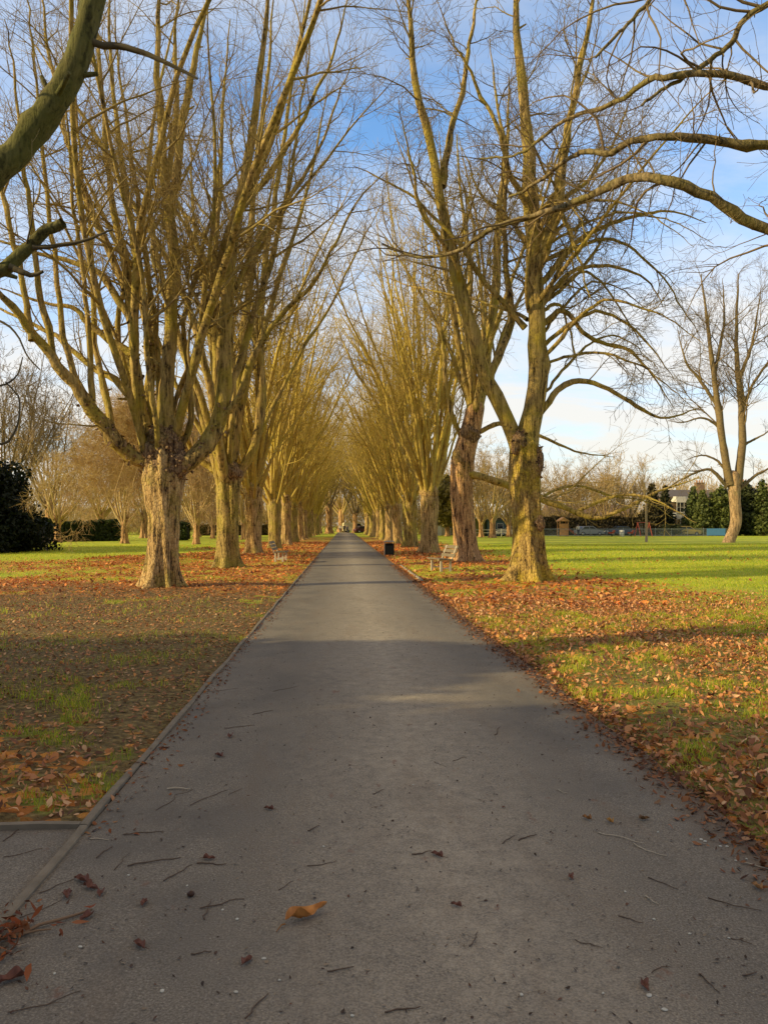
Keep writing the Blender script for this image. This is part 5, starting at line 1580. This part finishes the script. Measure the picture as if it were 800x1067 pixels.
# ------------------------------------------------------------------ playground
M_WOOD = simple_mat('play_wood', (0.46, 0.24, 0.09), .7, .25, 5)
M_RED = simple_mat('red_paint', (0.42, 0.09, 0.05), .5, .15, 4)
p = at(586, 557, 109)
tw = thing('play_tower', 'orange brown wooden play tower with a pitched roof on the far playground', 'playground', (p[0], 109, 0))
for sx in (-.6, .6):
    for sy in (-.6, .6): MB().box((sx, sy, 1.1), (.11, .11, 2.2)).build('post', M_WOOD, tw, smooth=False)
MB().box((0, 0, 1.1), (1.3, 1.3, .08)).build('platform', M_WOOD, tw, smooth=False)
pn = MB()
for k in range(8): pn.box((-.53+k*.151, -.665, .55), (.14, .025, 1.0))
for k in range(8): pn.box((-.53+k*.151, -.665, 1.48), (.13, .025, .65))
pn.build('boarding', M_WOOD, tw, smooth=False)
MB().prism([(-.85, 2.15), (.85, 2.15), (0, 2.75)], -.8, .8).build('roof', M_WOOD, tw, smooth=False)
sl = MB().box((1.25, 0, .62), (1.6, .5, .04), 0, .66).box((1.25, -.26, .70), (1.6, .04, .18), 0, .66).box((1.25, .26, .70), (1.6, .04, .18), 0, .66)
sl.build('slide', M_RED, tw, smooth=False)
p = at(670, 557, 105)
sw = thing('swing_set', 'red A-frame swing on the far lawn behind the slim young tree', 'swing', (p[0], 105, 0), R(12))
for sx in (-.9, .9):
    MB().tube([(sx, -.75, 0), (sx, 0, 1.95)], .045, 8).build('leg', M_RED, sw)
    MB().tube([(sx, .75, 0), (sx, 0, 1.95)], .045, 8).build('leg', M_RED, sw)
MB().tube([(-1.05, 0, 1.96), (1.05, 0, 1.96)], .05, 8).build('crossbar', M_RED, sw)
for sx in (-.4, .4):
    se = MB().box((sx, 0, .5), (.42, .2, .04)).build('seat', M_BIN, sw, smooth=False)
    MB().tube([(sx-.18, 0, .52), (sx-.18, 0, 1.92)], .012, 5).tube([(sx+.18, 0, .52), (sx+.18, 0, 1.92)], .012, 5).build('chain', M_RAIL, se)
def rider(px, label):
    p = at(px, 557, 106)
    rd = thing('spring_rider', label, 'play rider', (p[0], 106, 0), R(20))
    th = np.linspace(0, 10*PI, 60)
    MB().tube(np.stack([.1*np.cos(th), .1*np.sin(th), .02+th/(10*PI)*.35], 1), .018, 5).build('spring', M_BIN, rd)
    MB().prism([(-.5, .42), (-.55, .62), (-.3, .55), (.1, .55), (.28, .85), (.5, .9), (.55, .72), (.4, .62), (.3, .40)], -.09, .09).build('body', M_RED, rd, smooth=False)
    MB().tube([(.2, -.25, .72), (.2, .25, .72)], .018, 6).build('handle', M_RAIL, rd)
rider(637, 'low red spring rider left of the white drum on the playground')
rider(657, 'low red spring rider just left of the red swing')
p = at(647.5, 557, 106.2)
dr = thing('drum', 'small white drum between the two red spring riders', 'drum', (p[0], 106.2, 0))
th = np.array([.0, .02, .88, .9, .9]); rr = np.array([.30, .33, .33, .30, .02])
MB().tube(np.stack([0*th, 0*th, th+np.array([0, 0, 0, 0, .001])], 1), rr, 16).build('body', M_WHITE, dr)
MB().tube([(0, 0, .28), (0, 0, .34)], .345, 16).tube([(0, 0, .56), (0, 0, .62)], .345, 16).build('hoop', M_RAIL, dr)

# ------------------------------------------------------------------ vehicles
M_TYRE = simple_mat('tyre', (0.015, 0.015, 0.015), .8, .2)
M_RIM = simple_mat('rim', (0.35, 0.35, 0.36), .35, .1, 5, .7)
def paint(name, c): 
    m = simple_mat(name, c, .3, .06, 2)
    return m
def vehicle(name, label, cat, loc, rz, col, kind='car'):
    t_ = thing(name, label, cat, loc, rz)
    if kind == 'car':
        body = [(-2.05, .32), (-2.1, .62), (-2.0, .86), (-1.1, .93), (1.25, .93), (1.95, .82), (2.08, .60), (2.05, .32)]
        cab = [(-1.55, .92), (-1.05, 1.42), (.35, 1.46), (1.15, .92)]
        L2, Wd, wx, wr = 2.05, .86, (-1.28, 1.3), .31
    else:
        body = [(-2.4, .38), (-2.45, 1.0), (-2.42, 2.0), (-2.2, 2.15), (1.2, 2.15), (1.75, 1.35), (2.4, 1.1), (2.5, .7), (2.45, .38)]
        cab = None
        L2, Wd, wx, wr = 2.45, .95, (-1.5, 1.6), .34
    pm = paint(name+'_paint', col)
    MB().prism(body, -Wd, Wd).build('body', pm, t_, smooth=False)
    if cab:
        MB().prism(cab, -Wd+.1, Wd-.1).build('cabin', pm, t_, smooth=False)
        for s in (-1, 1):
            MB().add([(-1.38, s*(Wd-.095), .97), (-.3, s*(Wd-.095), .97), (-.3, s*(Wd-.095), 1.37), (-1.0, s*(Wd-.095), 1.35)], [(0, 1, 2, 3)]).add([(-.22, s*(Wd-.095), .97), (.98, s*(Wd-.095), .97), (.3, s*(Wd-.095), 1.38), (-.22, s*(Wd-.095), 1.37)], [(0, 1, 2, 3)]).build('side_window', M_GLASS, t_, smooth=False)
        MB().add([(1.06, -.66, .98), (1.06, .66, .98), (.46, .6, 1.41), (.46, -.6, 1.41)], [(0, 1, 2, 3)]).build('windscreen', M_GLASS, t_, smooth=False)
        MB().add([(-1.51, -.66, .97), (-1.51, .66, .97), (-1.12, .6, 1.37), (-1.12, -.6, 1.37)], [(0, 3, 2, 1)]).build('rear_window', M_GLASS, t_, smooth=False)
    else:
        MB().add([(1.25, -.8, 2.09), (1.25, .8, 2.09), (1.74, .84, 1.40), (1.74, -.84, 1.40)], [(0, 1, 2, 3)]).build('windscreen', M_GLASS, t_, smooth=False)
        for s in (-1, 1):
            MB().add([(.45, s*.955, 1.3), (1.55, s*.955, 1.3), (1.1, s*.955, 1.95), (.45, s*.955, 1.95)], [(0, 1, 2, 3)]).build('side_window', M_GLASS, t_, smooth=False)
    for x in wx:
        for s in (-1, 1):
            th = np.arange(20)/20*2*PI
            wv = MB().tube([(x, s*(Wd-.16), wr), (x, s*(Wd+.03), wr)], wr, 20).build('tyre', M_TYRE, t_)
            MB().tube([(x, s*(Wd+.025), wr), (x, s*(Wd+.04), wr)], wr*.62, 16).build('rim', M_RIM, wv)
    for s in (-1, 1):
        MB().box((L2+.0, s*.62, .68), (.08, .3, .14)).build('headlight', M_WHITE, t_, smooth=False)
        MB().box((-L2-.02, s*.66, .72), (.08, .2, .16)).build('tail_light', M_RED, t_, smooth=False)
    return t_
p = at(613, 556, 112); vehicle('parked_car', 'white car parked behind the playground railings', 'car', (p[0], 112, 0), R(8), (0.28, 0.29, 0.32))
p = at(644, 556, 114); vehicle('parked_car', 'dark blue car parked behind the playground railings', 'car', (p[0], 113.5, 0), R(182), (0.05, 0.07, 0.13))
p = at(709, 556, 113); vehicle('parked_car', 'yellow car parked in front of the white bay windows', 'car', (p[0], 111.5, 0), R(5), (0.50, 0.36, 0.10))
p = at(531, 556, 108); vehicle('parked_car', 'small white car behind the white fence just left of the first right trunk', 'car', (p[0], 107.5, 0), R(175), (0.42, 0.42, 0.41))
p = at(369, 556, 166); vehicle('parked_van', 'cream van parked across the far end of the path', 'van', (p[0], 166, 0), R(10), (0.78, 0.68, 0.42), 'van')
p = at(379, 556, 158); vehicle('parked_car', 'dark red car parked right of the cream van at the far end', 'car', (p[0], 158, 0), R(20), (0.09, 0.03, 0.035))

# ------------------------------------------------------------------ people
def skin(name, joints, edges, mat, parent, sub=2):
    me = bpy.data.meshes.new(name)
    me.from_pydata([j[:3] for j in joints], edges, [])
    o = bpy.data.objects.new(name, me); COL.objects.link(o); o.parent = parent
    me.materials.append(mat)
    o.modifiers.new('skin', 'SKIN'); s = o.modifiers.new('sub', 'SUBSURF'); s.levels = sub; s.render_levels = sub
    for i, j in enumerate(joints):
        r_ = j[3] if hasattr(j[3], '__len__') else (j[3], j[3])
        me.skin_vertices[0].data[i].radius = r_
    me.skin_vertices[0].data[0].use_root = True
    for p_ in me.polygons: p_.use_smooth = True
    o.modifiers['skin'].use_smooth_shade = True
    return o
M_SKIN = simple_mat('skin_tone', (0.45, 0.28, 0.20), .6, .1, 10)
def person(label, loc, rz, top, legs, hair, stride=.22, hgt_s=1.0):
    t_ = thing('person', label, 'person', loc, rz); t_.scale = (hgt_s,)*3
    s = stride
    J = [(0, 0, .95, (.15, .11)), (0, 0, 1.18, (.14, .10)), (0, 0, 1.40, (.17, .11)), (0, .01, 1.50, (.06, .06)), (0, .02, 1.60, (.085, .095)), (0, .015, 1.72, (.075, .085)),
         (-.19, 0, 1.41, .055), (-.24, .10*s/.2, 1.14, .042), (-.22, .24*s/.2, .92, .032), (-.22, .29*s/.2, .84, .036),
         (.19, 0, 1.41, .055), (.24, -.08*s/.2, 1.14, .042), (.24, -.08*s/.2, .90, .032), (.24, -.06*s/.2, .82, .036),
         (-.10, 0, .88, .085), (-.10, -s*.1, .49, .06), (-.10, -s*1.1, .10, .042), (-.10, -s*1.1+.13, .04, .04),
         (.10, 0, .88, .085), (.10, s*.9, .50, .06), (.10, s*1.0, .09, .042), (.10, s*1.0+.15, .035, .04)]
    E = [(0, 1), (1, 2), (2, 3), (3, 4), (4, 5), (2, 6), (6, 7), (7, 8), (8, 9), (2, 10), (10, 11), (11, 12), (12, 13), (0, 14), (14, 15), (15, 16), (16, 17), (0, 18), (18, 19), (19, 20), (20, 21)]
    skin('body', J, E, M_SKIN, t_)
    k = .018
    JJ = [(a_[0], a_[1], a_[2], (a_[3][0]+k, a_[3][1]+k) if hasattr(a_[3], '__len__') else a_[3]+k) for a_ in J]
    idx = [0, 1, 2, 6, 7, 8, 10, 11, 12]; mp = {v: i for i, v in enumerate(idx)}
    jj = [JJ[i] for i in idx]; jj[0] = (0, 0, .84, (.19, .14))
    skin('jacket', jj, [(mp[a_], mp[b_]) for a_, b_ in E if a_ in mp and b_ in mp], top, t_)
    idx = [0, 14, 15, 16, 18, 19, 20]; mp = {v: i for i, v in enumerate(idx)}
    skin('trousers', [JJ[i] for i in idx], [(mp[a_], mp[b_]) for a_, b_ in E if a_ in mp and b_ in mp], legs, t_)
    v, q = lump((0, -.005, 1.70), (.098, .112, .095), np.random.default_rng(3), .08, 2, 16, 10)
    MB().add(v, q).build('hair', hair, t_)
    fm = MB()
    for s_ in (-1, 1): fm.box((s_*.034, .118, 1.645), (.024, .012, .012))
    fm.box((0, .128, 1.615), (.024, .03, .035)).box((0, .116, 1.575), (.045, .012, .010)); fm.build('face', M_BARKRED, t_, smooth=False)
    return t_
C_DK = simple_mat('cloth_dark', (0.02, 0.02, 0.024), .9, .2)
C_NV = simple_mat('cloth_navy', (0.04, 0.05, 0.09), .9, .2)
C_WH = simple_mat('cloth_white', (0.70, 0.66, 0.60), .9, .1)
C_BR = simple_mat('hair_brown', (0.05, 0.03, 0.02), .8, .2)
p = at(358.5, 556, 150); person('person in dark clothes walking on the path at the far end of the avenue', (p[0], 150, 0.02), R(180), C_DK, C_DK, C_BR)
p = at(361.7, 556, 158); person('smaller person in navy at the far end of the path, right of another walker', (p[0], 157, 0.02), R(175), C_NV, C_DK, C_BR, .15, .93)
p = at(354.5, 556, 159); person('person in a pale jacket left of the dark walker at the path end', (p[0], 158, 0.02), R(190), C_WH, C_NV, C_BR, .18)
p = at(602, 557, 108.4); person('person in a white top standing on the playground by the wooden tower', (p[0], 108.4, 0.0), R(200), C_WH, C_NV, C_BR, .06)
